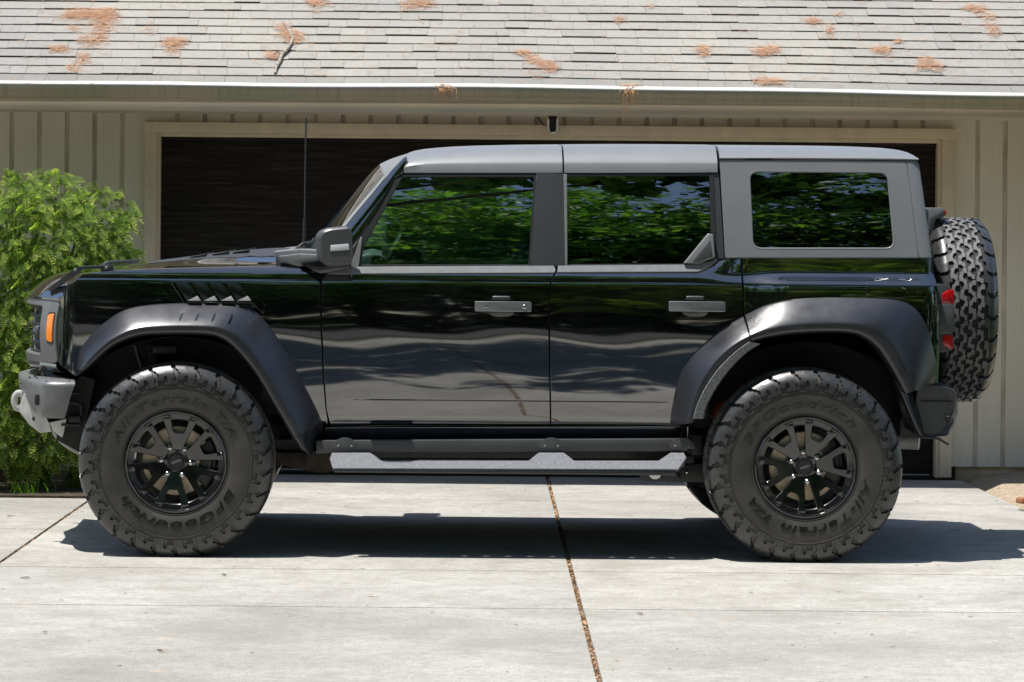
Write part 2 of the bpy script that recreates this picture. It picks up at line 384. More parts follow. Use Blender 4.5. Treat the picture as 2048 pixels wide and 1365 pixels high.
def panel(name, outer, S, mat, parent, holes=(), us=None, vs=None, du=.06, dv=.04, rim=.02, lip=.0025, mirror=False, both=False, flip=False):
    """a curved sheet: the outline (u, v) cut to a grid, laid on the surface S(u, v), its edges rolled over and turned in.
    True surface normals are stored, so reflections stay clean."""
    bm = bmesh.new()
    def loop(pts):
        vv = [bm.verts.new((p[0], p[1], 0)) for p in pts]
        for i in range(len(vv)): bm.edges.new((vv[i], vv[(i+1) % len(vv)]))
    loop(outer)
    for h in holes: loop(h)
    bmesh.ops.triangle_fill(bm, use_beauty=True, use_dissolve=False, edges=bm.edges[:])
    for f_ in bm.faces:
        if f_.normal.z < 0: f_.normal_flip()
    u0, u1 = min(p[0] for p in outer), max(p[0] for p in outer); v0, v1 = min(p[1] for p in outer), max(p[1] for p in outer)
    if us is None: us = [u0+(u1-u0)*i/max(1, round((u1-u0)/du)) for i in range(1, max(1, round((u1-u0)/du)))]
    if vs is None: vs = [v0+(v1-v0)*i/max(1, round((v1-v0)/dv)) for i in range(1, max(1, round((v1-v0)/dv)))]
    for q in us:
        if u0 < q < u1: bmesh.ops.bisect_plane(bm, geom=bm.verts[:]+bm.edges[:]+bm.faces[:], dist=1e-5, plane_co=(q, 0, 0), plane_no=(1, 0, 0))
    for q in vs:
        if v0 < q < v1: bmesh.ops.bisect_plane(bm, geom=bm.verts[:]+bm.edges[:]+bm.faces[:], dist=1e-5, plane_co=(0, q, 0), plane_no=(0, 1, 0))
    bm.verts.index_update()
    V, N, dS = [], [], []
    for v in bm.verts:
        u, q = v.co.x, v.co.y; e = 5e-4
        p = Vector(S(u, q)); a = Vector(S(u+e, q))-Vector(S(u-e, q)); b = Vector(S(u, q+e))-Vector(S(u, q-e))
        n_ = a.cross(b).normalized()
        if flip: n_ = -n_
        V.append(p); N.append(n_); dS.append((a/(2*e), b/(2*e)))
    FA, LN = [], []
    for f_ in bm.faces:
        idx = [v.index for v in f_.verts]
        if flip: idx = idx[::-1]
        FA.append(idx); LN += [N[i] for i in idx]
    out2 = {}
    bed = [e for e in bm.edges if len(e.link_faces) == 1]
    for e in bed:
        a, b = e.verts; d = (b.co-a.co); nrm = Vector((d.y, -d.x, 0)).normalized()
        if (e.link_faces[0].calc_center_median()-a.co).dot(nrm) > 0: nrm = -nrm
        for v in (a, b): out2.setdefault(v.index, Vector((0, 0, 0))); out2[v.index] += nrm
    r1, r2 = {}, {}
    for i, o_ in out2.items():
        o_ = o_.normalized() if o_.length > 1e-6 else Vector((1, 0, 0))
        w3 = (dS[i][0]*o_.x+dS[i][1]*o_.y); w3 = (w3-N[i]*w3.dot(N[i])).normalized()
        r1[i] = len(V); V.append(V[i]+w3*lip*.9-N[i]*lip); N.append((w3*.9+N[i]*.1).normalized())
        r2[i] = len(V); V.append(V[i]+w3*lip*.9-N[i]*(lip+rim)); N.append(w3)
    for e in bed:
        f_ = e.link_faces[0]; a, b = e.verts
        idx = [v.index for v in f_.verts]; k = idx.index(a.index)
        if idx[(k+1) % len(idx)] != b.index: a, b = b, a
        for q in ((b.index, a.index, r1[a.index], r1[b.index]), (r1[b.index], r1[a.index], r2[a.index], r2[b.index])):
            if flip: q = q[::-1]
            FA.append(list(q)); LN += [N[i] for i in q]
    bm.free()
    objs = []
    for side in ([0, 1] if both else [1 if mirror else 0]):
        if side:
            VV = [(p.x, 2*YC-p.y, p.z) for p in V]; fa, ln, k = [], [], 0
            for f_ in FA:
                seg = LN[k:k+len(f_)]; k += len(f_)
                fa.append(f_[::-1]); ln += [(n_.x, -n_.y, n_.z) for n_ in seg[::-1]]
        else: VV, fa, ln = [p[:] for p in V], FA, [n_[:] for n_ in LN]
        me = bpy.data.meshes.new(name); me.from_pydata(VV, [], fa)
        me.polygons.foreach_set('use_smooth', [True]*len(me.polygons))
        me.normals_split_custom_set(ln); me.update()
        objs.append(link_mesh(name, me, mat, parent))
    return objs if both else objs[0]

def side_uv(pts, yf):                      # photo outline -> (x, z) on a side surface
    out = []
    for px, py in pts:
        Y = .18
        for _ in range(3):
            p = P(px, py, Y); Y = yf(p.x, p.z)
        out.append((p.x, p.z))
    return out
def text_mesh(body, size, shear=.0, xs=1., bold=.0):
    cu = bpy.data.curves.new('lettering', 'FONT'); cu.body = body; cu.size = size; cu.shear = shear; cu.align_x = 'CENTER'
    cu.offset = bold; cu.resolution_u = 3; cu.space_character = 1.08
    o = bpy.data.objects.new('lettering', cu); COL.objects.link(o)
    dg = bpy.context.evaluated_depsgraph_get()
    me = bpy.data.meshes.new_from_object(o.evaluated_get(dg))
    v = [(p.co.x*xs, p.co.y) for p in me.vertices]; f_ = [list(p.vertices) for p in me.polygons]
    bpy.data.objects.remove(o); bpy.data.curves.remove(cu); bpy.data.meshes.remove(me)
    return v, f_

# ================================================================== THE SETTING
def sheet(name, pts, mat, z=0., th=.1, kind='structure', bev=0.):
    mb = MB(); mb.prism([(p[0], p[1], z) for p in pts], (0, 0, -th), bev)
    return tag(mb.build(name, mat, smooth=bool(bev)), kind=kind)
sheet('ground', [(-160, -160), (160, -160), (160, 90), (-160, 90)], mats['lawn'], -.06, .3)
sheet('road', [(-120, -26), (120, -26), (120, -19.5), (-120, -19.5)], mats['asphalt'], -.03, .02)
YE = -17.5                                             # street end of the driveway
YB = 4.83                                              # garage end
def line_x(a, b, y):                                   # x on the ground line a-b at depth y
    return a.x+(b.x-a.x)*(y-a.y)/(b.y-a.y)
J1a, J1b = Gd(0, 1125), Gd(165, 1010)                  # joint at the left
J2a, J2b = Gd(1200, 1365), Gd(1098, 968)               # joint down the middle
J3a, J3b = Gd(2048, 1020), Gd(1972, 984)               # right edge
cuts = [YE, -9.2, Gd(1024, 1217).y, Gd(1024, 1142).y, Gd(1024, 1001).y, YB]
slabs = MB()
def slab(xl, xr, ya, yb, gl, gr, bev=.004):
    pts = [(xl(ya)+gl, ya+.009), (xr(ya)-gr, ya+.009), (xr(yb)-gr, yb-.009), (xl(yb)+gl, yb-.009)]
    slabs.prism([(x, y, 0) for x, y in pts], (0, 0, -.09), bev, 2)
e1 = lambda y: line_x(J1a, J1b, y); e2 = lambda y: line_x(J2a, J2b, y); e3 = lambda y: line_x(J3a, J3b, y) if y > -2 else line_x(J3a, J3b, -2)+(-2-y)*.15
for ya, yb in zip(cuts, cuts[1:]):
    slab(e1, e2, ya, yb, .008, .0105)
    slab(e2, e3, ya, yb, .0105, .0)
soil_y = Gd(60, 996).y
slab(lambda y: -9., e1, YE, Gd(60, 1058).y, 0, .009); slab(lambda y: -9., e1, Gd(60, 1058).y, soil_y, 0, .009)
tag(slabs.build('driveway', mats['concrete'], sharp=30), kind='structure')
sheet('joint_filling', [(-8.9, YE), (e3(YE)-.02, YE), (e3(-2.01)-.02, -2.01), (J3a.x-.03, J3a.y), (e3(YB)-.03, YB), (-8.9, YB)], mats['dirt'], -.017, .03)
sheet('soil_bed', [(-9, soil_y), (-3, soil_y+.02), (e1(soil_y)-.01, soil_y), (e1(4.85)+.35, 4.9), (-9, 4.9)], mats['soil'], .012, .1)
# gravelly bank at the right
mb = MB(); rows = []
for i in range(16):
    t = i/15; row = []
    y = J3a.y-1.5+(4.9-J3a.y+1.5)*t
    for j in range(22):
        u = j/21*2.6
        x = e3(y)+.01+u
        z = .02+.16*sstep(0, 1.2, u)*(.35+.65*sstep(0, 1, t))+.02*mnoise.noise((x*5, y*5, 3))*min(1, u*6)
        row.append((x, y, (z if j else -.03)*sstep(0, .22, t)-.07*(1-sstep(0, .22, t))))
    rows.append(row)
mb.grid(rows); tag(mb.build('gravel_bank', mats['gravel'], recalc=False), kind='structure')

# litter lying in the middle joint and over the slabs
lit = MB()
def chip(mb, c, L, W, a, tone, tilt=.15):
    d = Vector((cos(a), sin(a), rnd.uniform(-tilt, tilt))); n_ = Vector((-sin(a), cos(a), rnd.uniform(-tilt, tilt)))
    c = Vector(c)
    mb.add([c-d*L, c-n_*W+Vector((0, 0, .002)), c+d*L, c+n_*W+Vector((0, 0, .002))], [(0, 1, 2, 3)], tone=tone)
for i in range(1500):
    y = rnd.uniform(-6, 4.7); x = e2(y)+rnd.gauss(0, .005)
    t_ = rnd.choice([(.36, .2, .10), (.45, .27, .14), (.25, .15, .08), (.12, .08, .05), (.5, .36, .22)])
    chip(lit, (x, y, -.006+rnd.uniform(-.006, .006)), rnd.uniform(.004, .016), rnd.uniform(.002, .006), rnd.uniform(0, pi), t_, .4)
for i in range(700):
    y = rnd.uniform(-4, 2.9); x = e1(y)+rnd.gauss(0, .007)
    t_ = rnd.choice([(.36, .2, .10), (.25, .15, .08), (.12, .08, .05), (.4, .3, .2)])
    chip(lit, (x, y, -.005+rnd.uniform(-.006, .004)), rnd.uniform(.004, .014), rnd.uniform(.002, .005), rnd.uniform(0, pi), t_, .4)
for i in range(260):
    y = rnd.uniform(-4.5, 4.6); x = rnd.uniform(-3.5, 4.5)
    t_ = rnd.choice([(.36, .2, .10), (.25, .15, .08), (.05, .04, .03), (.14, .10, .07)])
    chip(lit, (x, y, .003), rnd.uniform(.004, .02), rnd.uniform(.0015, .004), rnd.uniform(-.6, .6), t_, .1)
for px, py, L in ((745, 1196, .02), (450, 1152, .03), (20, 1034, .035), (150, 1087, .025), (1280, 1230, .022), (320, 1305, .03), (52, 1158, .03), (1905, 1063, .03), (1720, 1040, .05), (1980, 1062, .03), (1185, 963, .03), (1100, 966, .03), (90, 1268, .015)):
    g = Gd(px, py); 
    for k in range(5): chip(lit, (g.x+rnd.gauss(0, L*.4), g.y+rnd.gauss(0, L*.5), .006), L*rnd.uniform(.3, .7), .004, rnd.gauss(0, .5), rnd.choice([(.05, .035, .025), (.3, .16, .08), (.1, .07, .05)]), .2)
tag(lit.build('leaf_litter', mats['litter'], smooth=False, recalc=False), kind='stuff', label='brown leaf litter filling the driveway joints and scattered on concrete', cat='litter')

# ------------------------------------------------------------------ the garage
YW = 4.85
house = tag(empty('garage_building', (0, YW, 0)), 'beige board sided garage with grey shingled roof and wide dark door', 'garage')
kW = (D+YW)/F
def WX(px): return (px-VX)*kW                           # on the wall plane, mid height
def WP(px, py): p = P(px, py, YW); return p.x, p.z
dxl, dzt = WP(303, 262); dxr, _ = WP(1893, 270)          # middle of the casing
dxl = WX(303)+.002; dxr = WX(1894)-.008
dzt = P(790, 264, YW).z
XL, XR, ZT = -7.0, 8.0, 2.30
gw, gd_ = .015, .011
gx = []; k_ = -40
while True:
    x = WX(22.5+55.2*k_); k_ += 1
    if x > XR-.1: break
    if x > XL+.1: gx.append(x)
def siding(mb, xa, xb, za, zb):
    pr = [(xa, YW)]
    for g in gx:
        if xa+.03 < g < xb-.03: pr += [(g-gw, YW), (g-gw+.004, YW+gd_), (g+gw-.004, YW+gd_), (g+gw, YW)]
    pr.append((xb, YW))
    b0 = len(mb.f); mb.grid([[(x, y, za) for x, y in pr], [(x, y, zb) for x, y in pr]])
    for k in range(len(pr)-1):
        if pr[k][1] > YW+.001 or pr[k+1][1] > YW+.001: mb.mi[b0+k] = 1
    mb.add([(xa, YW, za), (xb, YW, za), (xb, YW+.1, za), (xa, YW+.1, za)], [(0, 1, 2, 3)])
zf = P(1960, 934, YW).z                                 # top of the foundation
wb = MB()
siding(wb, XL, dxl, zf, ZT); siding(wb, dxr, XR, zf, ZT); siding(wb, dxl, dxr, dzt, ZT)
for x in (XL, XR): wb.add([(x, YW, 0), (x, YW+7, 0), (x, YW+7, ZT), (x, YW, ZT)], [(0, 1, 2, 3)])
wb.add([(XL, YW+7, 0), (XR, YW+7, 0), (XR, YW+7, ZT), (XL, YW+7, ZT)], [(0, 1, 2, 3)])
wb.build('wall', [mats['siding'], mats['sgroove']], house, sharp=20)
fb = MB(); fb.box(((XL+dxl)/2-.03, YW+.09, zf/2-.03), (dxl-XL-.06, .14, zf+.06), .008); fb.build('foundation', mats['found'], house); fb = MB(); fb.box(((XR+dxr)/2+.05, YW+.09, zf/2-.03), (XR-dxr-.06, .14, zf+.06), .008)
fb.build('foundation', mats['found'], house)
# casing and door
cw = (303-292)*kW
fr = MB()
dzb = -.002
for x, sgn in ((dxl, -1), (dxr, 1)):
    fr.box((x+sgn*.008, YW-.014, (dzt+dzb)/2+.02), (.075, .04, dzt-dzb+.0), .004)          # face board
    fr.box((x-sgn*.040, YW+.045, (dzt+dzb)/2), (.024, .10, dzt-dzb-.03), .003)             # stop
fr.box(((dxl+dxr)/2, YW-.018, dzt+.016), (dxr-dxl+.10, .046, .066), .004)
fr.box(((dxl+dxr)/2, YW+.04, dzt-.030), (dxr-dxl-.10, .10, .026), .003)
fr.build('door_casing', mats['cream'], house)
gdm = MB(); zd0 = P(790, 949, YW).z+.004; zd1 = dzt-.035
npan = 1
for i in range(npan):
    za = zd0+(zd1-zd0)*i/npan; zb = zd0+(zd1-zd0)*(i+1)/npan
    gdm.box(((dxl+dxr)/2, YW+.115, (za+zb)/2), (dxr-dxl-.06, .05, zb-za-.004), .004)
gdoor = gdm.build('garage_door', mats['garage'], house)
mb = MB(); mb.box(((dxl+dxr)/2, YW+.075, zd1-.012), (dxr-dxl-.08, .03, .03), .004); mb.build('top_seal', mats['garage'], gdoor)
mb = MB(); mb.box(((dxl+dxr)/2, YW+.083, zd0+.014), (dxr-dxl-.15, .012, .010), .002); mb.build('bottom_rail', mats['alu'], gdoor)
mb = MB(); mb.box(((dxl+dxr)/2, YW+.09, .012), (dxr-dxl-.07, .03, .022), .006); mb.build('bottom_seal', mats['seal'], gdoor)
# eaves
YG = 4.10
zs = 2.288
mb = MB(); mb.add([(XL-.3, YG+.01, zs), (XR+.3, YG+.01, zs), (XR+.3, YW+.05, zs), (XL-.3, YW+.05, zs)], [(0, 1, 2, 3)])
mb.build('soffit', mats['soffit'], house, smooth=False)
mb = MB(); mb.box(((XL+XR)/2, YG+.02, (2.283+2.40)/2), (XR-XL+.6, .022, 2.40-2.283), .003)
mb.build('fascia', mats['soffit'], house)
gp = [(YG+.008, 2.40), (YG+.008, 2.352), (YG-.045, 2.350), (YG-.062, 2.362), (YG-.068, 2.378), (YG-.075, 2.392), (YG-.092, 2.404), (YG-.097, 2.418), (YG-.097, 2.428)]
gp2 = [(YG-.097, 2.4285), (YG-.099, 2.433), (YG-.096, 2.440), (YG-.083, 2.452), (YG-.072, 2.455), (YG-.070, 2.43)]
# sections of gutter meet in a slight sag, as hung
def sag(x): return .006*sin(x*1.1+.4)-.0035*(x-.5)+.003*sin(x*3.1)
xs_ = [XL-.3+(XR-XL+.6)*i/60 for i in range(61)]
mb = MB(); mb.grid([[(x, y, z+sag(x)) for y, z in gp] for x in xs_]); gut = mb.build('gutter', mats['gutter'], house, sharp=50)
mb = MB(); mb.grid([[(x, y, z+sag(x)) for y, z in gp2] for x in xs_]); mb.build('gutter_lip', mats['lip'], gut, sharp=50)
# shingled roof
TH = radians(26.6); CT, ST_ = cos(TH), sin(TH)
Y0, Z0 = YG-.075, 2.440                                 # bottom edge of the shingles
def RP(x, L, h=0.): return Vector((x, Y0+L*CT-h*ST_, Z0+L*ST_+h*CT+sag(x)*max(0, 1-L)))
EXP = .127
rf = MB()
sr = random.Random(5)
NC = 34
for i in range(NC):
    L0 = i*EXP; x = XL-.35-sr.uniform(0, .3)
    while x < XR+.35:
        wd = sr.choice([.11, .14, .17, .2, .24, .28])*sr.uniform(.9, 1.1)
        hi = sr.random() < .42
        h = .013 if hi else .009
        h += sr.uniform(-.001, .001)
        j = sr.uniform(-.003, .003)
        g = sr.gauss(1, .024)*(.97 if hi else 1.02)*(.86 if i == 0 else 1.)
        tone = (.29*g, .277*g, .25*g)
        a, b = RP(x, L0+j, h), RP(x+wd-.0015, L0+j, h); c_, d_ = RP(x+wd-.0015, L0+EXP+.03, .001), RP(x, L0+EXP+.03, .001)
        a0, b0 = RP(x, L0+j, -.004), RP(x+wd-.0015, L0+j, -.004)
        rf.add([a, b, c_, d_], [(0, 1, 2, 3)], 0, tone)
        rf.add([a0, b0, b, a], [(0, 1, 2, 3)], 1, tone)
        rf.add([a, d_, RP(x, L0+EXP+.03, -.004), a0], [(0, 1, 2, 3)], 0, tone); rf.add([b, b0, RP(x+wd-.0015, L0+EXP+.03, -.004), c_], [(0, 1, 2, 3)], 0, tone)
        x += wd
rl = NC*EXP
top = RP(0, rl); rf.add([(XL-.35, Y0, Z0-.03), (XR+.35, Y0, Z0-.03), (XR+.35, top.y, top.z-.02), (XL-.35, top.y, top.z-.02)], [(0, 1, 2, 3)], 0, (.3, .3, .3))
rf.add([(XL-.35, top.y, top.z), (XR+.35, top.y, top.z), (XR+.35, 2*top.y-Y0, Z0), (XL-.35, 2*top.y-Y0, Z0)], [(0, 1, 2, 3)], 0, (.4, .4, .4))
for x in (XL, XR): rf.add([(x, YW, ZT), (x, 2*top.y-YW, ZT), (x, top.y, top.z-.03)], [(0, 1, 2)], 0, (.4, .4, .4))
rf.build('roof', [mats['shingle'], mats['butt']], house, smooth=False, recalc=False)

# security camera under the soffit
secx = P(1105, 250, YW-.12).x; cz = P(1105, 250, YW-.12).z
sc_ = tag(empty('security_camera', (secx, YW-.1, zs)), 'small black and white security camera under the soffit above the garage door', 'security camera')
mb = MB(); mb.box((secx, YW-.12, cz+.006), (.052, .07, .078), .008); mb.prism([(secx-.02, YW-.15, cz-.034), (secx+.02, YW-.15, cz-.034), (secx+.014, YW-.15, cz-.046), (secx-.014, YW-.15, cz-.046)], (0, .05, 0), .002)
mb.box((secx, YW-.11, zs-.006), (.05, .06, .012), .003); mb.build('housing', mats['camblack'], sc_)
for s in (-1, 1):
    mb = MB(); mb.prism([(secx+s*.022, YW-.160, cz+.034), (secx+s*.036, YW-.160, cz+.034), (secx+s*.036, YW-.160, cz-.020), (secx+s*.030, YW-.160, cz-.040), (secx+s*.017, YW-.160, cz-.040), (secx+s*.022, YW-.160, cz-.024)], (0, .06, 0), .002); mb.build('side_lamp', mats['white'], sc_)
mb = MB(); mb.sphere((secx, YW-.125, cz-.047), .017, (1.1, 1.1, .7)); mb.build('sensor_dome', mats['white'], sc_)
mb = MB(); mb.lathe([(.0, -.158), (.009, -.158), (.010, -.154), (.010, -.15)], 16, (secx, YW, cz+.014)); mb.build('lens', mats['cap'], sc_)
mb = MB(); mb.tube(catmull([(secx-.027, YW-.06, cz-.012), (secx-.055, YW-.02, cz+.004), (secx-.075, YW-.012, cz+.03), (secx-.085, YW-.012, zs-.003)], 10), .0035, 6); mb.build('cable', mats['camblack'], sc_)

# ------------------------------------------------------------------ fallen branch and pine needles on the roof
def RPX(px, py, h=.012):                                  # photo point on the roof slope
    qx, qy = unroll(px, py); t = ST_/CT
    y = (H-qy*D/F-Z0+Y0*t)/(t+qy/F); k = (D+y)/F
    return Vector((qx*k, y-h*ST_, H-qy*k+h*CT))
mb = MB()
mb.tube([RPX(*p, .02) for p in ((566, 50), (574, 60), (581, 72), (586, 83), (580, 97), (572, 108), (563, 117), (559, 130), (553, 140), (550, 153))], [.007, .008, .008, .009, .010, .012, .012, .010, .009, .008], 7)
mb.tube([RPX(563, 117, .022), RPX(556, 113, .03), RPX(546, 115, .02)], [.006, .004, .003], 5)
mb.tube([RPX(572, 108, .022), RPX(583, 101, .03)], [.005, .003], 5)
tag(mb.build('fallen_branch', mats['branch']), 'crooked grey dead branch lying on the shingles', 'branch')
def needles(mb, px, py, sx, sy, n, ang=.0, dens=None):
    for _ in range(int(n*.75)):
        x, y = px+sx*1.1*max(-1.7, min(1.7, rnd.gauss(0, 1))), py+sy*1.1*max(-1.7, min(1.7, rnd.gauss(0, 1)))
        c = RPX(x, y, rnd.uniform(.010, .020)); a = ang+rnd.gauss(0, .75)
        du = Vector((1, 0, 0)); dv = Vector((0, CT, ST_)); L = rnd.uniform(.014, .044); W = rnd.uniform(.0006, .0013)
        d = du*cos(a)+dv*sin(a); e = dv*cos(a)-du*sin(a); nn = Vector((0, -ST_, CT))
        b = nn*rnd.uniform(0, .006)
        g = rnd.uniform(.75, 1.15); tone = rnd.choice([(.47*g, .25*g, .13*g), (.52*g, .31*g, .18*g), (.38*g, .19*g, .10*g), (.44*g, .27*g, .17*g)])
        mb.add([c-d*L-e*W, c-e*W*1.2+b, c+b+e*W*1.2, c-d*L+e*W], [(0, 1, 2, 3)], tone=tone)
        mb.add([c-e*W*1.2+b, c+d*L-e*W, c+d*L+e*W, c+b+e*W*1.2], [(0, 1, 2, 3)], tone=tone)
clumps = [
 ('large rusty heap of pine needles, the biggest on the roof', [(180, 30, 24, 5, 420), (215, 33, 12, 7, 260), (150, 35, 16, 5, 160), (205, 58, 10, 11, 190), (185, 85, 14, 8, 220), (195, 46, 20, 10, 120)]),
 ('small needle patch below the biggest heap, lowest of its group', [(148, 138, 7, 6, 80)]),
 ('small needle patch directly under the biggest needle heap', [(168, 120, 6, 6, 90)]),
 ('flat needle patch left of and below the biggest heap', [(118, 102, 9, 4, 130)]),
 ('round pine needle patch between the biggest heap and the dead branch', [(350, 89, 12, 5, 260), (346, 102, 6, 7, 80)]),
 ('pine needle tuft caught round the upper crook of the dead branch', [(588, 78, 9, 6, 220), (565, 62, 9, 7, 90), (572, 74, 10, 6, 80)]),
 ('pine needle tuft beside the lower half of the dead branch', [(545, 114, 8, 4, 100)]),
 ('needle streak at the roof\'s top edge, right above the dead branch', [(635, 6, 12, 5, 190), (632, 20, 3, 8, 30)]),
 ('slanting needle streak at the roof\'s top edge above the windscreen', [(845, 6, 15, 6, 180), (828, 14, 14, 6, 140)]),
 ('slanting pine needle streak above the front roof panel of the car', [(1045, 110, 7, 3, 90), (1064, 122, 9, 5, 90), (1085, 134, 11, 4, 180), (1105, 139, 6, 5, 90)]),
 ('round reddish needle patch above the seam of the car\'s rear roof panel', [(1403, 102, 6, 4, 80), (1410, 111, 6, 6, 60)]),
 ('reddish needle patch above the car\'s quarter window, in the lower courses', [(1526, 107, 12, 5, 150), (1543, 102, 12, 4, 130)]),
 ('needle patch lying right on the gutter edge', [(1530, 165, 12, 4, 120), (1548, 167, 12, 3, 50)]),
 ('reddish needle patch above the back end of the hardtop', [(1765, 104, 8, 4, 110), (1752, 100, 10, 4, 40)]),
 ('arched needle patch above the spare wheel, low on the roof', [(1855, 128, 10, 5, 130), (1872, 136, 8, 5, 60), (1845, 134, 6, 5, 50)]),
 ('needle trail running down the roof above the spare wheel, highest there', [(1945, 20, 10, 4, 120), (1965, 30, 9, 8, 70), (1982, 50, 6, 11, 90), (1990, 68, 4, 5, 50)]),
 ('needle streak high on the roof above the quarter window', [(1625, 45, 8, 3, 100)]),
 ('upright needle fleck high on the roof, above the quarter window\'s rear edge', [(1658, 65, 3, 8, 70)]),
]
for lab, parts in clumps:
    mb = MB()
    for a in parts: needles(mb, *a)
    tag(mb.build('pine_needle_clump', mats['litter'], smooth=False, recalc=False), lab, 'pine needles', 'pine needle clumps on the roof')
mb = MB()
for _ in range(900): needles(mb, rnd.uniform(-40, 2080), rnd.uniform(-20, 172), 3, 2, 2)
for a in ((1678, 32, 3, 3, 20), (1795, 86, 4, 3, 35), (1240, 42, 5, 5, 50), (1300, 16, 3, 3, 15), (1555, 168, 12, 3, 20), (300, 62, 5, 6, 25), (145, 60, 8, 4, 35), (1080, 150, 22, 6, 40)): needles(mb, *a)
tag(mb.build('scattered_pine_needles', mats['litter'], smooth=False, recalc=False), 'loose pine needles scattered over the shingles', 'pine needles', kind='stuff')
for px, lab, n, sp, lng in ((890, 'pine needle tuft hanging over the gutter lip above the windscreen', 26, 9, 22), (1258, 'pine needle tuft hanging from the gutter above the rear side window', 26, 7, 38)):
    mb = MB()
    for _ in range(n):
        x = px+rnd.gauss(0, sp); p = P(x, 179+(x-790)*.006, YG-.10); L = abs(rnd.gauss(0, lng))*.6+6
        pts = [p+Vector((0, 0, .008)), p+Vector((rnd.gauss(0, .008), -.008, -.3*L*.003)), p+Vector((rnd.gauss(0, .012), -.006, -L*.003))]
        g = rnd.uniform(.8, 1.2)
        for a, b in zip(pts, pts[1:]):
            o = Vector((.0014, 0, .0003)); mb.add([a-o, a+o, b+o, b-o], [(0, 1, 2, 3)], tone=(.5*g, .27*g, .13*g))
    needles(mb, px, 176, 10, 2, 40)
    tag(mb.build('hanging_needle_tuft', mats['litter'], smooth=False, recalc=False), lab, 'pine needles', 'needle tufts on the gutter')

# ------------------------------------------------------------------ hemlock at the left
fr_r = random.Random(3)
def frond(mb, o, d, up, L, tone, rr):
    d = d.normalized(); s = d.cross(up)
    if s.length < 1e-3: s = d.orthogonal()
    s.normalize(); u = s.cross(d)
    n = 8; droop = rr.uniform(.2, .7)
    def at(t): return o+d*(L*t)-Vector((0, 0, 1))*(droop*L*t*t)
    for i in range(n):
        t = .08+.92*i/(n-1); p = at(t)
        l2 = L*.42*max(0, 1-t)**.7*rr.uniform(.75, 1.15)+L*.05
        for sg in (-1, 1):
            dd = (s*sg*.8+d*.62+u*rr.uniform(-.2, .2)-Vector((0, 0, .18))).normalized()
            q = dd.cross(u).normalized()
            g = rr.uniform(.8, 1.2); q2 = t*t; old = (.11, .19, .04); tn = tuple((old[c_]*(1-q2)+tone[c_]*q2)*g for c_ in range(3))
            m_ = max(2, int(l2/.012))
            for j in range(m_):
                tn2 = tuple(c_*(.8+.5*j/m_) for c_ in tn)
                a = p+dd*(l2*j/m_); b = p+dd*(l2*(j+1)/m_); wv = .0058*(1-.5*j/m_)
                for sg2 in (-1, 1):
                    tip = (a+b)*.5+q*sg2*wv+dd*.008
                    mb.add([a, b, tip], [(0, 1, 2)], tone=tn2)
    for i in range(3):
        a, b = at(i/3), at((i+1)/3); q = s*.0025
        mb.add([a-q, a+q, b+q, b-q], [(0, 1, 2, 3)], tone=(.10, .075, .035))
def bush_env():
    bl = []
    for px, py, rp, Yd, ry in ((70, 470, 120, 4.0, .30), (10, 440, 100, 4.1, .3), (150, 480, 95, 4.1, .25), (205, 430, 58, 4.25, .2), (110, 395, 55, 4.15, .22), (30, 390, 45, 4.1, .2),
                               (30, 600, 140, 3.9, .35), (110, 600, 110, 3.95, .3), (20, 760, 110, 3.85, .32), (90, 740, 100, 3.9, .3), (10, 870, 85, 3.82, .3), (85, 865, 75, 3.85, .28), (150, 880, 40, 3.9, .2), (-60, 560, 140, 4.0, .35), (-60, 780, 140, 3.9, .35), (-130, 650, 150, 4.0, .35), (235, 505, 34, 4.3, .12), (130, 800, 60, 3.95, .22), (190, 860, 40, 4.0, .2), (170, 560, 85, 4.1, .2)):
        Yd -= .32; c = P(px, py, Yd); bl.append((c, rp*(D+Yd)/F, ry))
    return bl
bmb = MB()
for c, r, ry in bush_env():
    n = int(60+r*r*1450)
    for _ in range(n):
        th = fr_r.uniform(0, 2*pi); zz = fr_r.uniform(-1, 1); q = sqrt(1-zz*zz)
        nd = Vector((q*cos(th), -abs(q*sin(th))*(1 if fr_r.random() < .8 else -1), zz))
        rr = fr_r.uniform(.62, 1.0)
        p = c+Vector((nd.x*r, nd.y*ry, nd.z*r))*rr
        d = Vector((nd.x+fr_r.gauss(0, .45), nd.y*.8+fr_r.gauss(0, .4), nd.z*.35+fr_r.gauss(-.1, .35)))
        y_ = fr_r.random()
        tone = (.60, .74, .14) if y_ < .45 else ((.44, .62, .11) if y_ < .8 else (.70, .78, .20))
        g = fr_r.uniform(.8, 1.25)
        frond(bmb, p, d, Vector((fr_r.gauss(-.2, .4), -1.15, .85)), fr_r.uniform(.05, .115), tuple(t*g for t in tone), fr_r)
for px0, py0, px1, py1, py2 in ((215, 520, 265, 505, 512), (80, 905, 85, 960, 985), (75, 900, 78, 935, 962), (140, 930, 150, 960, 975), (30, 900, 36, 940, 950), (225, 470, 262, 430, 440)):
    a = P(px0, py0, 3.7); b = P(px1, py1, 3.62)
    for k in range(22):
        p = a.lerp(b, k/21)+Vector((fr_r.gauss(0, .012), fr_r.gauss(0, .02), fr_r.gauss(0, .012))); frond(bmb, p, (b-a).normalized()+Vector((fr_r.gauss(0, .5), fr_r.gauss(0, .3), fr_r.gauss(-.1, .3))), Vector((0, -1.1, .85)), fr_r.uniform(.05, .09), (.22, .34, .045), fr_r)
bush = tag(empty('hemlock_bush', tuple(P(40, 985, 4.0))), 'bushy bright green hemlock with feathery drooping sprays at the garage\'s left corner', 'bush')
bmb.build('foliage', mats['needle'], bush, smooth=False, recalc=False)
mb = MB(); br = random.Random(8)
base = P(30, 990, 4.15)
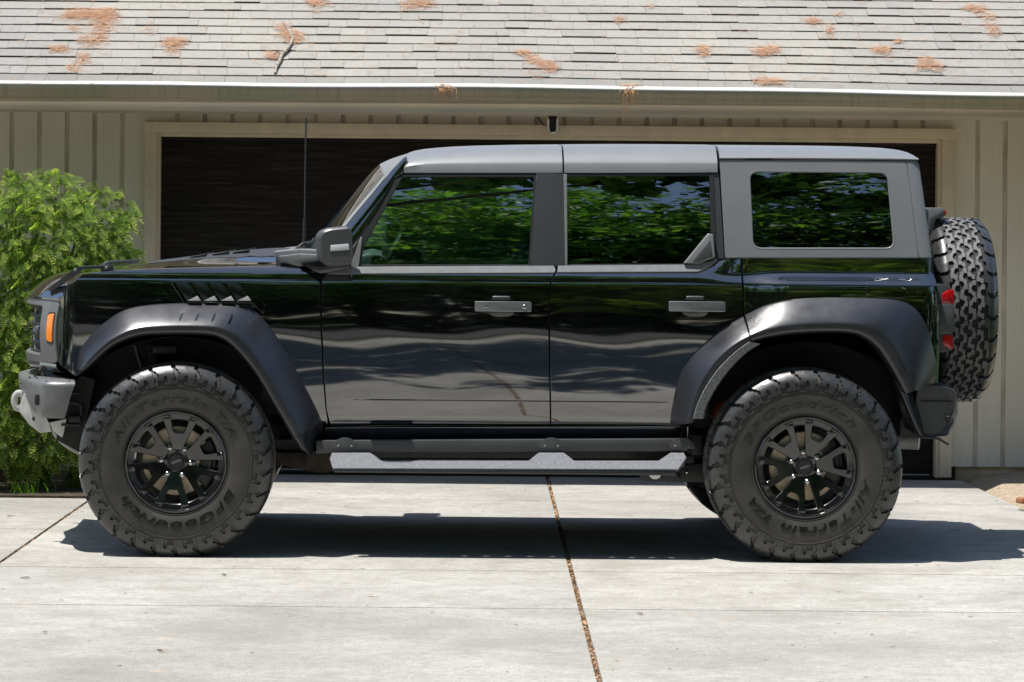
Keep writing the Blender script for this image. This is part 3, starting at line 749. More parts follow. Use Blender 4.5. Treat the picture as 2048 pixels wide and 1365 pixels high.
for c, r, ry in bush_env():
    mid = base.lerp(c, .5)+Vector((br.gauss(0, .06), .12, br.gauss(0, .05)))
    mb.tube(catmull([base+Vector((br.gauss(0, .06), br.gauss(0, .04), -.05)), mid, c+Vector((0, .05, 0))], 8), [.03, .026, .022, .018, .014, .010, .008, .006], 6)
mb.build('stems', mats['bark'], bush)
# grass tufts at the foot of the hemlock
mb = MB()
for cx_, n in ((45, 16), (30, 9), (65, 6), (100, 5)):
    g0 = Gd(cx_, 993)
    for _ in range(n):
        b = g0+Vector((rnd.gauss(0, .04), rnd.gauss(.05, .05), .01)); h = rnd.uniform(.03, .11); l = Vector((rnd.gauss(0, .03), rnd.gauss(0, .03), h))
        o = Vector((.0025, 0, 0)); m_ = b+l*.55+Vector((0, 0, .015)); g = rnd.uniform(.7, 1.3)
        mb.add([b-o, b+o, m_+o*.7, m_-o*.7], [(0, 1, 2, 3)], tone=(.07*g, .16*g, .02*g)); mb.add([m_-o*.7, m_+o*.7, b+l], [(0, 1, 2)], tone=(.08*g, .18*g, .02*g))
tag(mb.build('grass_tuft', mats['needle'], smooth=False, recalc=False), 'thin green grass sprouting from the soil under the hemlock', 'grass', kind='stuff')
# broken wood at the right edge
wp = Gd(2040, 1004, .06)
mb = MB(); mb.box((wp.x+.07, wp.y+.1, .06), (.13, .07, .035), .01, rot=Matrix.Rotation(.35, 3, 'Z')); mb.box((wp.x+.05, wp.y+.16, .05), (.08, .04, .025), .006, rot=Matrix.Rotation(-.5, 3, 'Z'))
m = Mat('weathered_red_wood', (.3, .13, .06), .9); m.vary(20, .4, (1, 6, 1)); tag(mb.build('broken_board', m.m), 'reddish broken board half buried in the gravel at the right edge', 'board')

# ------------------------------------------------------------------ trees across the street (seen mirrored in glass and paint)
def crown(mb, blobs, n, size, tones, rr):
    tot = sum(b[1]**2 for b in blobs)
    for c, r, fz in blobs:
        k = int(n*r*r/tot)
        subs = []
        for _ in range(max(5, int(r*r*5))):
            th = rr.uniform(0, 2*pi); z = rr.uniform(-1, 1); q = sqrt(1-z*z); R_ = r*rr.uniform(.55, 1.)
            subs.append((Vector((c[0]+q*cos(th)*R_, c[1]+q*sin(th)*R_, c[2]+z*R_*fz)), rr.uniform(.25, .5)*min(1.3, r*.5), rr.uniform(.7, 1.3)))
        for _ in range(k):
            s_, sr_, g0 = rr.choice(subs)
            p = s_+Vector((rr.gauss(0, 1), rr.gauss(0, 1), rr.gauss(0, .6)))*sr_
            t = rr.choice(tones); g = g0*rr.uniform(.75, 1.25)
            L = size*rr.uniform(.7, 1.3); a = Vector((rr.gauss(0, 1), rr.gauss(0, 1), rr.gauss(-.2, .6))).normalized(); b = a.orthogonal().normalized()
            b = (b*cos(rr.uniform(0, 6))+a.cross(b)*sin(rr.uniform(0, 6))).normalized()
            mb.add([p-a*L*.5, p+b*L*.28, p+a*L*.5, p-b*L*.28], [(0, 1, 2, 3)], tone=(t[0]*g, t[1]*g, t[2]*g))
def tree(name, label, loc, h, blobs, n, size, tones, seed, trunk=.25, group='trees across the street'):
    rr = random.Random(seed)
    o = tag(empty(name, loc), label, 'tree', group)
    mb = MB(); crown(mb, [((loc[0]+x, loc[1]+y, z), r, f_) for x, y, z, r, f_ in blobs], n, size, tones, rr)
    mb.build('crown', mats['leaf'], o, smooth=False, recalc=False)
    mb = MB(); b = Vector(loc)
    mb.tube(catmull([b+Vector((0, 0, -.1)), b+Vector((.1, 0, h*.3)), b+Vector((-.1, .1, h*.6)), b+Vector((0, 0, h*.85))], 8), [trunk*(1.25-.13*i) for i in range(8)], 10)
    for x, y, z, r, f_ in blobs:
        s = b+Vector((0, 0, min(h*.6, z*.55)))
        mb.tube(catmull([s, s.lerp(b+Vector((x, y, z)), .5)+Vector((0, 0, .3)), b+Vector((x, y, z))], 6), [trunk*.45, trunk*.38, trunk*.3, trunk*.22, trunk*.14, trunk*.08], 6)
    mb.build('trunk', mats['bark'], o)
    return o
GT = [(.16, .33, .06), (.21, .39, .075), (.07, .18, .04)]; YT = [(.30, .36, .04), (.23, .32, .04), (.13, .22, .035)]; DT = [(.014, .030, .013), (.024, .046, .018)]
ob = [(-1, 0, 9.4, 2.6, .6), (1.5, -1.2, 10.2, 2.2, .5), (3.6, .6, 9.8, 2.0, .5), (4.2, 3.2, 9.2, 1.6, .45), (6.4, 1.6, 10.4, 1.8, .45), (6.0, 4.4, 9.4, 1.5, .45), (1.6, 3.4, 9.4, 1.8, .5), (-1.2, 4.6, 9.2, 1.6, .5), (-3.0, 2.5, 9.6, 1.8, .5), (0, 2.0, 11.4, 2.2, .6), (8.6, -.5, 10.8, 1.6, .45), (3.4, 5.2, 9.4, 1.3, .5), (5.4, 5.4, 9.8, 1.2, .5), (7.4, 5.2, 9.6, 1.3, .5), (1.6, 5.0, 9.6, 1.3, .5), (9.0, 3.6, 10.2, 1.7, .45), (9.8, 5.0, 10.0, 1.3, .45), (8.2, -2.4, 10.8, 1.8, .45), (5.2, -2.2, 10.6, 1.9, .45), (6.0, 2.8, 6.0, .55, .5), (7.3, 2.8, 6.3, .5, .5), (8.3, 3.0, 6.1, .6, .5)]
tree('oak_tree', 'broad oak overhanging the driveway, mirrored along the top of the side windows', (-6.5, -12.5, 0), 11, ob, 36000, .36, GT, 1, .3, 'trees by the driveway')
ob = [(0, 0, 9.4, 2.4, .6), (-2.6, .8, 9.6, 2.2, .5), (-5.0, 1.6, 10.4, 2.0, .5), (-4.4, 4.0, 9.4, 1.7, .45), (-1.6, 4.2, 9.2, 1.8, .5), (-7.2, -.8, 10.6, 1.9, .45), (-2.2, 2.2, 11.6, 2.0, .5), (-7.4, 3.2, 9.8, 1.5, .45), (0, 1.5, 11.6, 2.2, .6), (-5.4, 3.4, 5.7, .8, .5), (-6.6, 3.0, 6.2, .6, .5), (-4.7, 3.6, 5.1, .6, .5)]
tree('oak_tree', 'leaning oak on the driveway\'s right side, mirrored in the rear quarter window', (9.5, -12.5, 0), 11, ob, 28000, .34, DT+GT, 2, .3, 'trees by the driveway')
specs = [(-21, -29.5, 15, GT, 'round green maple'), (-13, -30, 17.5, GT, 'tall full maple'), (-6.5, -29, 13, GT, 'low bushy maple'), (-.3, -29.5, 13.6, GT, 'broad bright green maple'), (4.0, -30.5, 15.2, GT, 'dark dense maple'), (4.9, -27.2, 9.2, YT, 'small yellowish green maple'), (9.2, -30, 20, DT+DT+GT, 'very dark tall maple'), (15, -29, 14, GT, 'wide green maple'), (-29, -30, 16, DT+GT, 'tall dark maple'), (23, -30, 16, GT, 'slender green maple')]
for i, (x, y, h, tn, nm) in enumerate(specs):
    rr = random.Random(40+i)
    bl = [(rr.uniform(-1, 1), rr.uniform(-1, 1), h*.6, h*.24, 1.2), (rr.uniform(-1, 1), rr.uniform(-1, 1), h*.35, h*.22, .9)]+[(rr.uniform(-3.6, 3.6), rr.uniform(-2, 2), h*rr.uniform(.25, .88), h*rr.uniform(.10, .17), .8) for _ in range(11)]
    tree('maple_tree', nm+' across the street, mirrored in the car\'s side', (x, y, 0), h, bl, 26000 if -8 < x < 11 else 7000, .28 if -8 < x < 11 else .36, tn, 60+i, .22)
for i, (x, y, h) in enumerate([(-14, -4.5, 11), (-17, -11, 13), (-15, -18.5, 12), (-20, 2, 12), (15, -4, 11), (18, -10, 13)]):  # trees added out of view so dark foliage, not bright lawn, reflects
    rr = random.Random(140+i)
    bl = [(0, 0, h*.55, h*.26, 1.2), (0, 0, h*.25, h*.2, .9)]+[(rr.uniform(-2.5, 2.5), rr.uniform(-2.5, 2.5), h*rr.uniform(.15, .85), h*.15, .8) for _ in range(9)]
    tree('added_dark_tree', ['dark tree nearest the garage beside the lawn', 'tall dark tree halfway along the lawn', 'dark tree by the street end of the lawn', 'dark tree beyond the garage corner', 'dark tree right of the gravel bank', 'tall dark tree behind the leaning oak'][i]+', mirrored in the car\'s '+('front corner' if x < 0 else 'rear corner'), (x, y, 0), h, bl, 8000, .3, DT, 160+i, .2, 'added dark trees beside the lawn')
for x, y, nm in ((8.5, -2.6, 'rounded dark shrub right of the gravel bank'), (8.8, -5.2, 'dark shrub at the foot of the leaning oak'), (-7.4, -2.4, 'dark shrub left of the left driveway slab'), (-7.8, -5.4, 'dark shrub on the lawn near the broad oak')):  # shrubs added out of view; they hide lit grass from the corner reflections
    o = tag(empty('added_shrub', (x, y, 0)), nm+', mirrored in the car\'s corner', 'shrub', 'added shrubs beside the driveway')
    mb = MB(); rr = random.Random(int(x*10)+200); crown(mb, [((x+rr.uniform(-.5, .5), y+rr.uniform(-.9, .9), rr.uniform(.5, 1.3)), .9, .9) for _ in range(5)], 2600, .16, DT, rr); mb.build('crown', mats['leaf'], o, smooth=False, recalc=False)
hedge = [(-17, -27.6), (-9.5, -27.9), (-3, -27.7), (3.5, -27.6), (9.5, -27.9), (16, -27.6)]
for i, (x, y) in enumerate(hedge):  # shrubs added, kept dark, to fill bright gaps in the door reflections
    o = tag(empty('added_roadside_shrub', (x, y, 0)), ['rounded', 'loose', 'low wide', 'tall', 'yellowish', 'dark'][i]+' shrub added across the street to darken reflections in the door paint', 'shrub', 'added shrubs across the street')
    mb = MB(); rr = random.Random(80+i); crown(mb, [((x+rr.uniform(-3, 3), y+rr.uniform(-.5, .5), rr.uniform(.9, 2.2)), 1.4, .9) for _ in range(7)], 5000, .26, DT, rr); mb.build('crown', mats['leaf'], o, smooth=False, recalc=False)

mb = MB(); rr = random.Random(99)
crown(mb, [((-40+4.2*i+rr.uniform(-1, 1), -36+rr.uniform(-1, 1), rr.uniform(1.5, 4.5)), 3.2, 1.0) for i in range(20)], 26000, .5, DT, rr)  # woods added as a dark backdrop behind the maples for the reflections
crown(mb, [((-36+3.4*i+rr.uniform(-1, 1), -41+rr.uniform(-1, 1), rr.uniform(4, 7.5)), 3.2, 1.0) for i in range(22)], 26000, .75, DT+GT[2:], rr)
tag(mb.build('woods', mats['leaf'], smooth=False, recalc=False), 'dark belt of woods added behind the street trees to darken the door reflections', 'woods', kind='stuff')

# ================================================================== THE OFF-ROADER
suv = tag(empty('parked_suv', (.48, YC, 0)), 'black four door off-roader with grey hardtop, wide flares and spare wheel, parked on the driveway', 'off-roader')
def px2x(px, Y): return (px-VX)*(D+Y)/F
XD0, XQ0, XQ1 = px2x(1380, .17), px2x(1480, .17), px2x(1580, .17)
def ybody(x, z):
    Y = .158
    if z < 1.12: Y += .085*(1.12-z)**2
    else: Y += .17*(z-1.12)**2
    wq = sstep(XD0, XQ0+.05, x)
    if z > 1.325: Y += 4.2*(z-1.325)**2*(1-wq)
    Y += wq*.026*sstep(1.335, 1.40, z)
    Y -= .034*sstep(XQ0+.02, XQ1, x)*(1-sstep(1.345, 1.412, z))*sstep(.6, 1.1, z)
    if -.42 < x < 1.62: Y += .0095*(1-sstep(.759, .768, z))*sstep(-.31, -.05, x)*(1-sstep(1.25, 1.45, x))
    if z < .69 and -.42 < x < 1.62: Y += 8.5*(.69-z)**2
    d = -1.555-x
    if d > 0: Y += .115-sqrt(max(1e-4, .115**2-min(d, .112)**2))
    d = x-2.60
    if d > 0: Y += .10-sqrt(max(1e-4, .1**2-min(d, .095)**2))
    Y += .0003*sin(x*7.3+z*3)*sin(z*19+x*2)+.0002*sin(x*13+1)
    return Y
def ygreen(x, z): q = z-1.40; return .205+.125*q+.09*q*q
def SB(off=0.): return lambda u, v: (u, ybody(u, v)+off, v)
def SG(off=0.): return lambda u, v: (u, ygreen(u, v)+off, v)
def bpan(name, pts, mat, off=0., parent=suv, rnd_=0., both=True, **k):
    uv = side_uv(pts, ybody)
    if rnd_: uv = rounded(uv, rnd_)
    return panel(name, [(p[0], p[1]) for p in uv], SB(off), mat, parent, both=both, **k)
def gpan(name, pts, mat, off=0., parent=suv, rnd_=0., holes=(), both=True, **k):
    def cv(p, r):
        uv = side_uv(p, ygreen)
        return [(q[0], q[1]) for q in (rounded(uv, r) if r else uv)]
    return panel(name, cv(pts, rnd_), SG(off), mat, parent, holes=[cv(h, r) for h, r in holes], both=both, **k)

VDOOR = [.644, .652, .66, .668, .676, .684, .692, .71, .73, .747, .756, .759, .7605, .762, .7635, .765, .7665, .768, .771, .78, .795]+[.81+.018*i for i in range(28)]+[1.312, 1.318, 1.324, 1.33, 1.336, 1.344, 1.352, 1.36, 1.37, 1.38, 1.39, 1.4]
# ---- body sheets
bpan('front_fender', [(639, 566), (594, 532), (400, 536), (228, 542), (165, 549), (130, 582), (119, 612), (113, 700), (118, 727), (152, 752), (176, 735), (196, 708), (250, 650), (330, 636), (470, 636), (530, 672), (585, 765), (622, 845), (656, 851), (650, 812), (645, 750), (640, 640)], mats['paint'], dv=.02, us=[px2x(p, .17) for p in (114, 116, 118, 121, 124, 128, 132, 138, 145, 155, 175, 210, 260, 320, 380, 440, 500, 560, 600)])
fd = bpan('front_door', [(645, 563), (657, 545), (1110, 543), (1100, 562), (1096, 600), (1097, 700), (1099, 851), (662, 852), (654, 820), (649, 750), (644, 640)], mats['paint'], vs=VDOOR, du=.08)
rd = bpan('rear_door', [(1114, 543), (1394, 542), (1412, 533), (1428, 520), (1481, 517), (1484, 600), (1484, 655), (1440, 690), (1400, 740), (1375, 800), (1370, 851), (1103, 851), (1101, 700), (1100, 600), (1104, 562)], mats['paint'], vs=VDOOR, du=.08)
VQ = [1.0+.03*i for i in range(11)]+[1.34+.006*i for i in range(14)]+[1.43, 1.44, 1.45]
bpan('rear_quarter', [(1486, 517), (1862, 517), (1871, 560), (1877, 640), (1879, 700), (1876, 765), (1820, 765), (1800, 720), (1770, 660), (1720, 630), (1600, 626), (1540, 632), (1489, 655)], mats['paint'], vs=VQ, us=[px2x(p, .17) for p in (1500, 1520, 1540, 1560, 1580, 1600, 1640, 1680, 1720, 1760, 1800, 1830, 1845, 1852, 1858, 1862, 1866, 1870, 1874, 1877)])
zrk = P(1000, 856, .2).z
panel('rocker_panel', [(p[0], p[1]) for p in side_uv([(652, 857), (1376, 854), (1376, 882), (640, 884)], lambda x, z: .2)], lambda u, v: (u, .198+.75*(zrk-v), v), mats['paint'], suv, both=True, dv=.02)
# fuel door: a thin proud line
def ring2(pts, r, wpx):
    c = Vector((sum(p[0] for p in pts)/len(pts), sum(p[1] for p in pts)/len(pts)))
    return pts
bpan('fuel_door', [(1731, 545), (1808, 545), (1811, 560), (1811, 596), (1732, 596)], mats['paint'], off=-.0025, rnd_=.02, both=False, lip=.0018, dv=.016)
bpan('fuel_door_catch', [(1797, 558), (1811, 558), (1811, 578), (1804, 576)], mats['chrome'], off=-.0045, both=False)

# ---- arch flares
def flare(name, prs, mat, ylip, n=72, mirror=False, lipw=.016, Y_in=.30):
    oc = catmull([(a, b, 0) for a, b, c_, d in prs], n); ic = catmull([(c_, d, 0) for a, b, c_, d in prs], n)
    rows = []
    for k in range(n):
        o2 = oc[k]; i2 = ic[k]
        Yo = .165; po = P(o2.x, o2.y, Yo); Yo = min(.26, ybody(po.x, po.z))+.004; po = P(o2.x, o2.y, Yo)
        pi_ = P(i2.x, i2.y, ylip)
        row = [(po.x, Yo+.03, po.z), (po.x, Yo, po.z), (po.x, Yo-.004, po.z)]
        for t in (.05, .12, .2, .3, .4, .5, .6, .7, .77, .81, .86, .93, 1.):
            b = (1-(1-min(1, t/.81))**1.22)
            q = po.lerp(pi_, t); row.append((q.x, Yo-.004+(ylip-Yo+.004)*b, q.z))
        dn = (pi_-po); dn.y = 0; dn = dn.normalized() if dn.length > 1e-6 else Vector((0, 0, -1))
        a = pi_+dn*.006; row.append((a.x, ylip+.004, a.z))
        a = pi_+dn*lipw; row.append((a.x, ylip+.022, a.z))
        a = pi_+dn*(lipw+.001); row.append((a.x, ylip+.03, a.z))
        a = pi_+dn*(lipw-.004); row.append((a.x, Y_in, a.z))
        rows.append(row)
    mb = MB(); mb.grid(rows)
    for e in (0, -1):                                           # close the ends
        b = len(mb.v); mb.v += [tuple(p) for p in rows[e]]; mb.f.append(list(range(b, b+len(rows[e])))); mb.mi.append(0)
    (mb.mirrored() if mirror else mb).build(name, mat, suv, sharp=42)
ff = [(154, 737, 165, 741), (158, 706, 188, 719), (176, 678, 214, 696), (206, 648, 240, 680), (250, 620, 276, 668), (310, 609, 322, 664), (400, 606, 398, 664), (468, 608, 434, 669), (505, 620, 460, 683), (535, 648, 486, 709), (570, 700, 516, 747), (604, 762, 549, 803), (630, 812, 574, 845), (646, 849, 590, 874)]
ff2 = [(645, 850, 590, 875), (642, 870, 598, 886), (638, 893, 606, 899), (632, 909, 617, 909)]
fr1 = [(1340, 850, 1384, 846), (1343, 820, 1392, 815), (1355, 765, 1412, 770), (1378, 718, 1438, 731), (1412, 684, 1466, 703), (1448, 655, 1489, 688), (1486, 633, 1500, 683)]
fr2 = [(1490, 630, 1502, 681), (1540, 608, 1536, 671), (1610, 597, 1600, 662), (1720, 596, 1690, 661), (1790, 600, 1730, 671), (1828, 616, 1762, 697), (1852, 650, 1788, 738), (1868, 700, 1802, 762), (1874, 740, 1810, 778), (1868, 768, 1815, 786)]
fr3 = [(1822, 768, 1794, 762), (1830, 795, 1806, 790), (1842, 835, 1826, 838), (1850, 870, 1842, 872)]
for mi_ in (False, True):
    flare('front_flare', ff, mats['plastic'], .018, mirror=mi_)
    flare('front_mudguard', ff2, mats['plastic'], .045, n=14, mirror=mi_)
    flare('door_flare', fr1, mats['plastic'], .03, n=34, mirror=mi_)
    flare('rear_flare', fr2, mats['plastic'], .018, n=64, mirror=mi_)
    flare('rear_mudguard', fr3, mats['plastic'], .06, n=16, mirror=mi_)
# textured insert along the rear arch's front leg
m = Mat('honeycomb_insert', (.16, .165, .17), .5)
vo = m.n('ShaderNodeTexVoronoi'); vo.inputs['Scale'].default_value = 150; m.l(m.co(), vo.inputs['Vector'])
m.base(m.ramp(vo.outputs['Distance'], [(.2, (.02, .02, .022)), (.55, (.12, .124, .13))])).bump(vo.outputs['Distance'], .5, .003); mats['insert'] = m.m
ins = catmull([(1386, 838, 0), (1393, 812, 0), (1412, 772, 0), (1440, 733, 0), (1472, 702, 0), (1498, 684, 0)], 24)
outr = catmull([(1409, 838, 0), (1413, 815, 0), (1432, 778, 0), (1458, 742, 0), (1490, 709, 0), (1522, 688, 0)], 24)
rows = []
for a, b in zip(ins, outr):
    r_ = []
    for t, Y in ((0, .05), (0, .020), (.1, .012), (.9, .012), (1, .020), (1, .05)):
        q = a.lerp(b, t); r_.append(tuple(P(q.x, q.y, Y)))
    rows.append(r_)
mb = MB(); mb.grid(rows); mb.build('flare_insert', mats['insert'], suv)
# three shallow flutes on the front flare
for px in (372, 404, 437, 470):
    pts = []
    for k in range(7):
        t = .34+.32*k/6; py = 607+58*t; Y = .161+(.018-.161)*(1-(1-min(1, t/.81))**1.22)+.0025
        pts.append(P(px-6-8*k/6, py, Y))
    mb = MB(); mb.tube(pts, [.002, .005, .006, .006, .006, .005, .002], 8); mb.build('flare_flute', mats['plastic'], suv)
# fender vent: frame, four louvres
bpan('fender_vent', [(341, 563), (376, 560), (497, 560), (529, 610), (527, 628), (505, 606), (368, 605)], mats['paint'], off=-.003, both=False, dv=.016, du=.03, lip=.002)
for i in range(4):
    x0 = 349+33.5*i
    mb = MB()
    mb.prism([P(x0, 565, .158), P(x0+27, 565, .158), P(x0+53, 601, .150), P(x0+25, 601, .150)], (0, .012, 0), .002)
    mb.build('vent_louvre', mats['rim'], suv)
    a = side_uv([(x0+24, 601), (x0+53, 601), (x0+45, 591)], ybody)
    mb = MB(); mb.prism([P(x0+25, 602, .138), P(x0+53, 602, .138), P(x0+46, 592, .149)], (0, .012, .0), .0015); mb.build('vent_scoop', mats['trim'], suv)

# ---- nose
def xf(d): return spl(d, [(0, -1.885), (.3, -1.868), (.5, -1.828), (.65, -1.775), (.75, -1.722), (.82, -1.682), (.88, -1.650)])
zf_t, zf_b = P(100, 596, .4).z, P(100, 725, .4).z
def SF(off=0.): return lambda u, v: (xf(abs(u-YC))+off-.02*sin((v-zf_b)/(zf_t-zf_b)*pi)+.03*(v-zf_b), u, v)
fo = rounded([(YC-.875, zf_b+.012), (YC-.875, zf_t-.012), (YC-.78, zf_t), (YC+.78, zf_t), (YC+.875, zf_t-.012), (YC+.875, zf_b+.012), (YC+.78, zf_b), (YC-.78, zf_b)], .03)
fh = rounded([(YC-.715, zf_b+.035), (YC-.715, zf_t-.035), (YC+.715, zf_t-.035), (YC+.715, zf_b+.035)], .03)
panel('grille_surround', [(p[0], p[1]) for p in fo], SF(), mats['fbumper'], suv, holes=[[(p[0], p[1]) for p in fh]], flip=True, rim=.035, lip=.006, du=.04)
panel('grille_mesh', [(YC-.74, zf_b+.02), (YC-.74, zf_t-.02), (YC+.74, zf_t-.02), (YC+.74, zf_b+.02)], SF(.045), mats['grille'], suv, flip=True)
mb = MB()
for i in range(6):
    z = zf_b+.05+(zf_t-zf_b-.1)*i/5
    mb.tube([(xf(abs(y-YC))+.028, y, z) for y in [YC-.7+1.4*k/30 for k in range(31)]], .010, 6)
mb.build('grille_bars', mats['grille'], suv)
for s in (-1, 1):
    y0 = YC+s*.56; zc = (zf_t+zf_b)/2; x0 = xf(.56)+.048
    mb = MB(); rows = []
    for k in range(48):
        a = 2*pi*k/48; yy = y0+.125*cos(a); zz = zc+.125*sin(a)
        rows.append([(xf(abs(yy+dr*cos(a)-YC))+.004+dx, yy+dr*cos(a), zz+dr*sin(a)) for dr, dx in ((-.014, .05), (-.012, .026), (0, .020), (.009, .028), (.012, .06))])
    mb.grid(rows, close_v=True); hl = mb.build('headlight', mats['trim'], suv)
    mb = MB(); mb.box((xf(.56)+.034, y0, zc), (.02, .22, .035), .006); mb.build('light_bar', mats['trim'], hl)
    mb = MB(); mb.lathe([(.0, .0), (.05, .004), (.1, .012), (.115, .02)], 32, (x0, y0, zc), axis='X'); mb.build('lens', mats['roof'], hl)
am = [P(98, 629, .31), P(112, 627, .24)]
panel('side_marker', [(p[0], p[1]) for p in rounded([(YC-.855, P(105, 684, .27).z), (YC-.855, P(105, 628, .27).z), (YC-.797, P(105, 630, .27).z), (YC-.797, P(105, 682, .27).z)], .014)], SF(-.006), mats['amber'], suv, flip=True, lip=.003)
panel('marker_bezel', [(p[0], p[1]) for p in rounded([(YC-.866, P(105, 688, .27).z), (YC-.866, P(105, 624, .27).z), (YC-.787, P(105, 626, .27).z), (YC-.787, P(105, 686, .27).z)], .016)], SF(-.002), mats['seal'], suv, flip=True)
# black lower lip and cheek under the grille
rows = []
for k in range(41):
    y = YC-.88+1.76*k/40; d = abs(y-YC)
    rows.append([(xf(d)+.03, y, zf_b+.004), (xf(d)-.006, y, zf_b), (xf(d)-.008, y, zf_b-.012), (xf(d)+.012, y, zf_b-.034), (xf(d)+.07, y, zf_b-.05)])
mb = MB(); mb.grid(rows); mb.build('chin_lip', mats['paint'], suv)
# hood
ze = lambda x: spl(x, [(px2x(130, .22), P(130, 560, .22).z), (px2x(165, .22), P(165, 548, .22).z), (px2x(228, .23), P(228, 541, .23).z), (px2x(400, .23), P(400, 535, .23).z), (px2x(596, .23), P(596, 531, .23).z)])
zc_ = lambda x: spl(x, [(px2x(150, YC), P(150, 540, YC).z), (px2x(230, YC), P(230, 531, YC).z), (px2x(330, YC), P(330, 521, YC).z), (px2x(400, YC), P(400, 512, YC).z), (px2x(470, YC), P(470, 504, YC).z), (px2x(552, YC), P(552, 498, YC).z)])
def SH(off=0.):
    def f(x, y):
        d = abs(y-YC); t = x-xf(d)
        a = ze(x); b = zc_(x)
        z = a+(b-a)*(1-sstep(.30, .80, d))-.02*sstep(.78, .9, d)
        if t < .24: z -= (z-zf_t-.004)*(1-t/.24)**2.2
        return (x, y, z+off)
    return f
XH1 = px2x(596, .25)
ho = [(xf(abs(y-YC)), y) for y in [YC-.875+1.75*k/40 for k in range(41)]]+[(XH1, YC+.875), (XH1+.02, YC+.5), (XH1+.03, YC), (XH1+.02, YC-.5), (XH1, YC-.875)]
hood = panel('hood', ho, SH(), mats['paint'], suv, du=.06, dv=.04, us=[-1.88+.02*i for i in range(16)]+[-1.56+.06*i for i in range(18)])
m = Mat('matte_hood_decal', (.03, .03, .032), .5); m.vary(30, .25, (1, 1, 1)); mats['decal'] = m.m
panel('hood_decal', [(px2x(300, .8), YC-.42), (px2x(585, .8), YC-.55), (px2x(585, .8), YC+.55), (px2x(300, .8), YC+.42)], SH(.002), mats['decal'], hood, rim=.001, lip=.0005)
for s in (-1, 1):
    for px in (395, 440, 480):
        x = px2x(px, .75); y = YC+s*.36; z = SH()(x, y)[2]
        mb = MB(); mb.prism([(x-.035, y-.05, z+.001), (x+.05, y-.05, z+.001), (x+.05, y-.05, z+.016)], (0, .1, 0), .002); mb.build('hood_vent', mats['seal'], hood)
# trail sights on the fender corners
for s, Yn in ((0, .30), (1, 2*YC-.30)):
    mb = MB()
    a = [P(92, 580, .36), P(146, 540, .30), P(158, 533, .30), P(226, 530, .30), P(227, 543, .30), P(205, 545, .30), P(200, 538, .30), P(165, 539, .30), P(160, 546, .30), P(104, 584, .36)]
    a = [(p.x, (p.y if s == 0 else 2*YC-p.y), p.z) for p in a]
    mb.prism(a, (0, .022 if s == 0 else -.022, 0), .003)
    q = P(213, 537, .3)
    ts = mb.build('trail_sight', mats['bumper'], suv)
    for px in (151, 213):
        q = P(px, 536.5 if px > 200 else 541, .3); mb = MB(); mb.sphere((q.x, (.298 if s == 0 else 2*YC-.298), q.z), .009, (1, .4, 1)); mb.build('bolt', mats['trim'], ts)
# front bumper
def bpath():
    half = [(px2x(153, .12), .125), (px2x(130, .12), .118), (px2x(104, .12), .125), (px2x(84, .15), .16), (px2x(70, .25), .26), (px2x(56, .4), .42), (px2x(44, .6), .62), (px2x(42, .8), .82), (px2x(40, YC), YC)]
    c = catmull([(x, y, 0) for x, y in half], 40)
    return c+[Vector((p.x, 2*YC-p.y, 0)) for p in c[-2::-1]]
pth = bpath(); zt, zb_ = P(110, 767, .12).z, P(110, 838, .12).z
rows = []
for i, p in enumerate(pth):
    t = (pth[min(i+1, len(pth)-1)]-pth[max(i-1, 0)]).normalized(); n_ = Vector((-t.y, t.x, 0))
    if n_.x < 0 and abs(n_.x) > abs(n_.y): n_ = -n_
    if abs(n_.y) >= abs(n_.x): n_ = Vector((n_.x, n_.y, 0)) if (n_.y > 0) == (p.y < YC) else -n_
    e = min(i, len(pth)-1-i); endf = max(0, 1-e/9)
    r_ = []
    for o_, z, sh in ((.15, zt+.024, 0), (.05, zt+.016, 0), (.012, zt+.004, 0), (.002, zt-.006, 0), (0, zt-.018, 0.1), (.0, zt-.075, .5), (.004, zb_+.02, .9), (.018, zb_, 1), (.09, zb_-.004, 1)):
        q = p+n_*o_; lowf = 1-.5*sstep(.10, .36, abs(p.y-.12) if p.y < YC else abs(2*YC-.12-p.y))
        zz = zt+(z-zt)*(1 if z > zt else (1 if lowf > .99 else lowf))
        r_.append((q.x-.048*sh*endf, q.y, zz))
    rows.append(r_)
mb = MB(); mb.grid(rows); bmp = mb.build('front_bumper', mats['fbumper'], suv, sharp=40)
mb = MB(); mb.prism([P(150, 764, .2), P(96, 763, .2), P(74, 758, .3), P(66, 752, .5), P(84, 741, .5), P(140, 748, .3)], (0, 1.55, 0), .004); mb.build('bumper_top_plate', mats['paint'], suv)
mb = MB()
for px, py, Y in ((59, 757, .45), (93, 765, .16), (103, 766, .16), (138, 765, .15), (80, 742, .4), (41, 768, .6)): p = P(px, py-2, Y); mb = MB(); mb.sphere(p, .0075, (1, 1, .7), 10); mb.build('bolt', mats['steel'], bmp)
mb = MB(); mb.box(P(82, 800, .20), (.06, .05, .055), .012); mb.box(P(78, 795, .2), (.03, .06, .03), .006); fl_ = mb.build('fog_lamp', mats['seal'], suv)
mb = MB(); mb.prism([P(47, 786, .50), P(70, 790, .45), P(82, 815, .40), P(98, 846, .38), P(104, 864, .38), P(80, 867, .45), P(60, 852, .5), P(38, 824, .55)], (0, 1.25, 0), .010, 3); sk = mb.build('skid_plate', mats['skid'], suv)
mb = MB(); mb.prism([P(103, 852, .40), P(134, 872, .40), P(156, 893, .40), P(165, 903, .40), P(160, 912, .40), P(140, 902, .40), P(118, 886, .40), P(104, 868, .40)], (0, 1.3, 0), .008, 3); mb.prism([P(98, 846, .3), P(133, 838, .24), P(127, 868, .28), P(124, 876, .30), P(106, 862, .32)], (0, .06, 0), .004); mb.build('lower_skid_plate', mats['skid'], suv)
mb = MB()
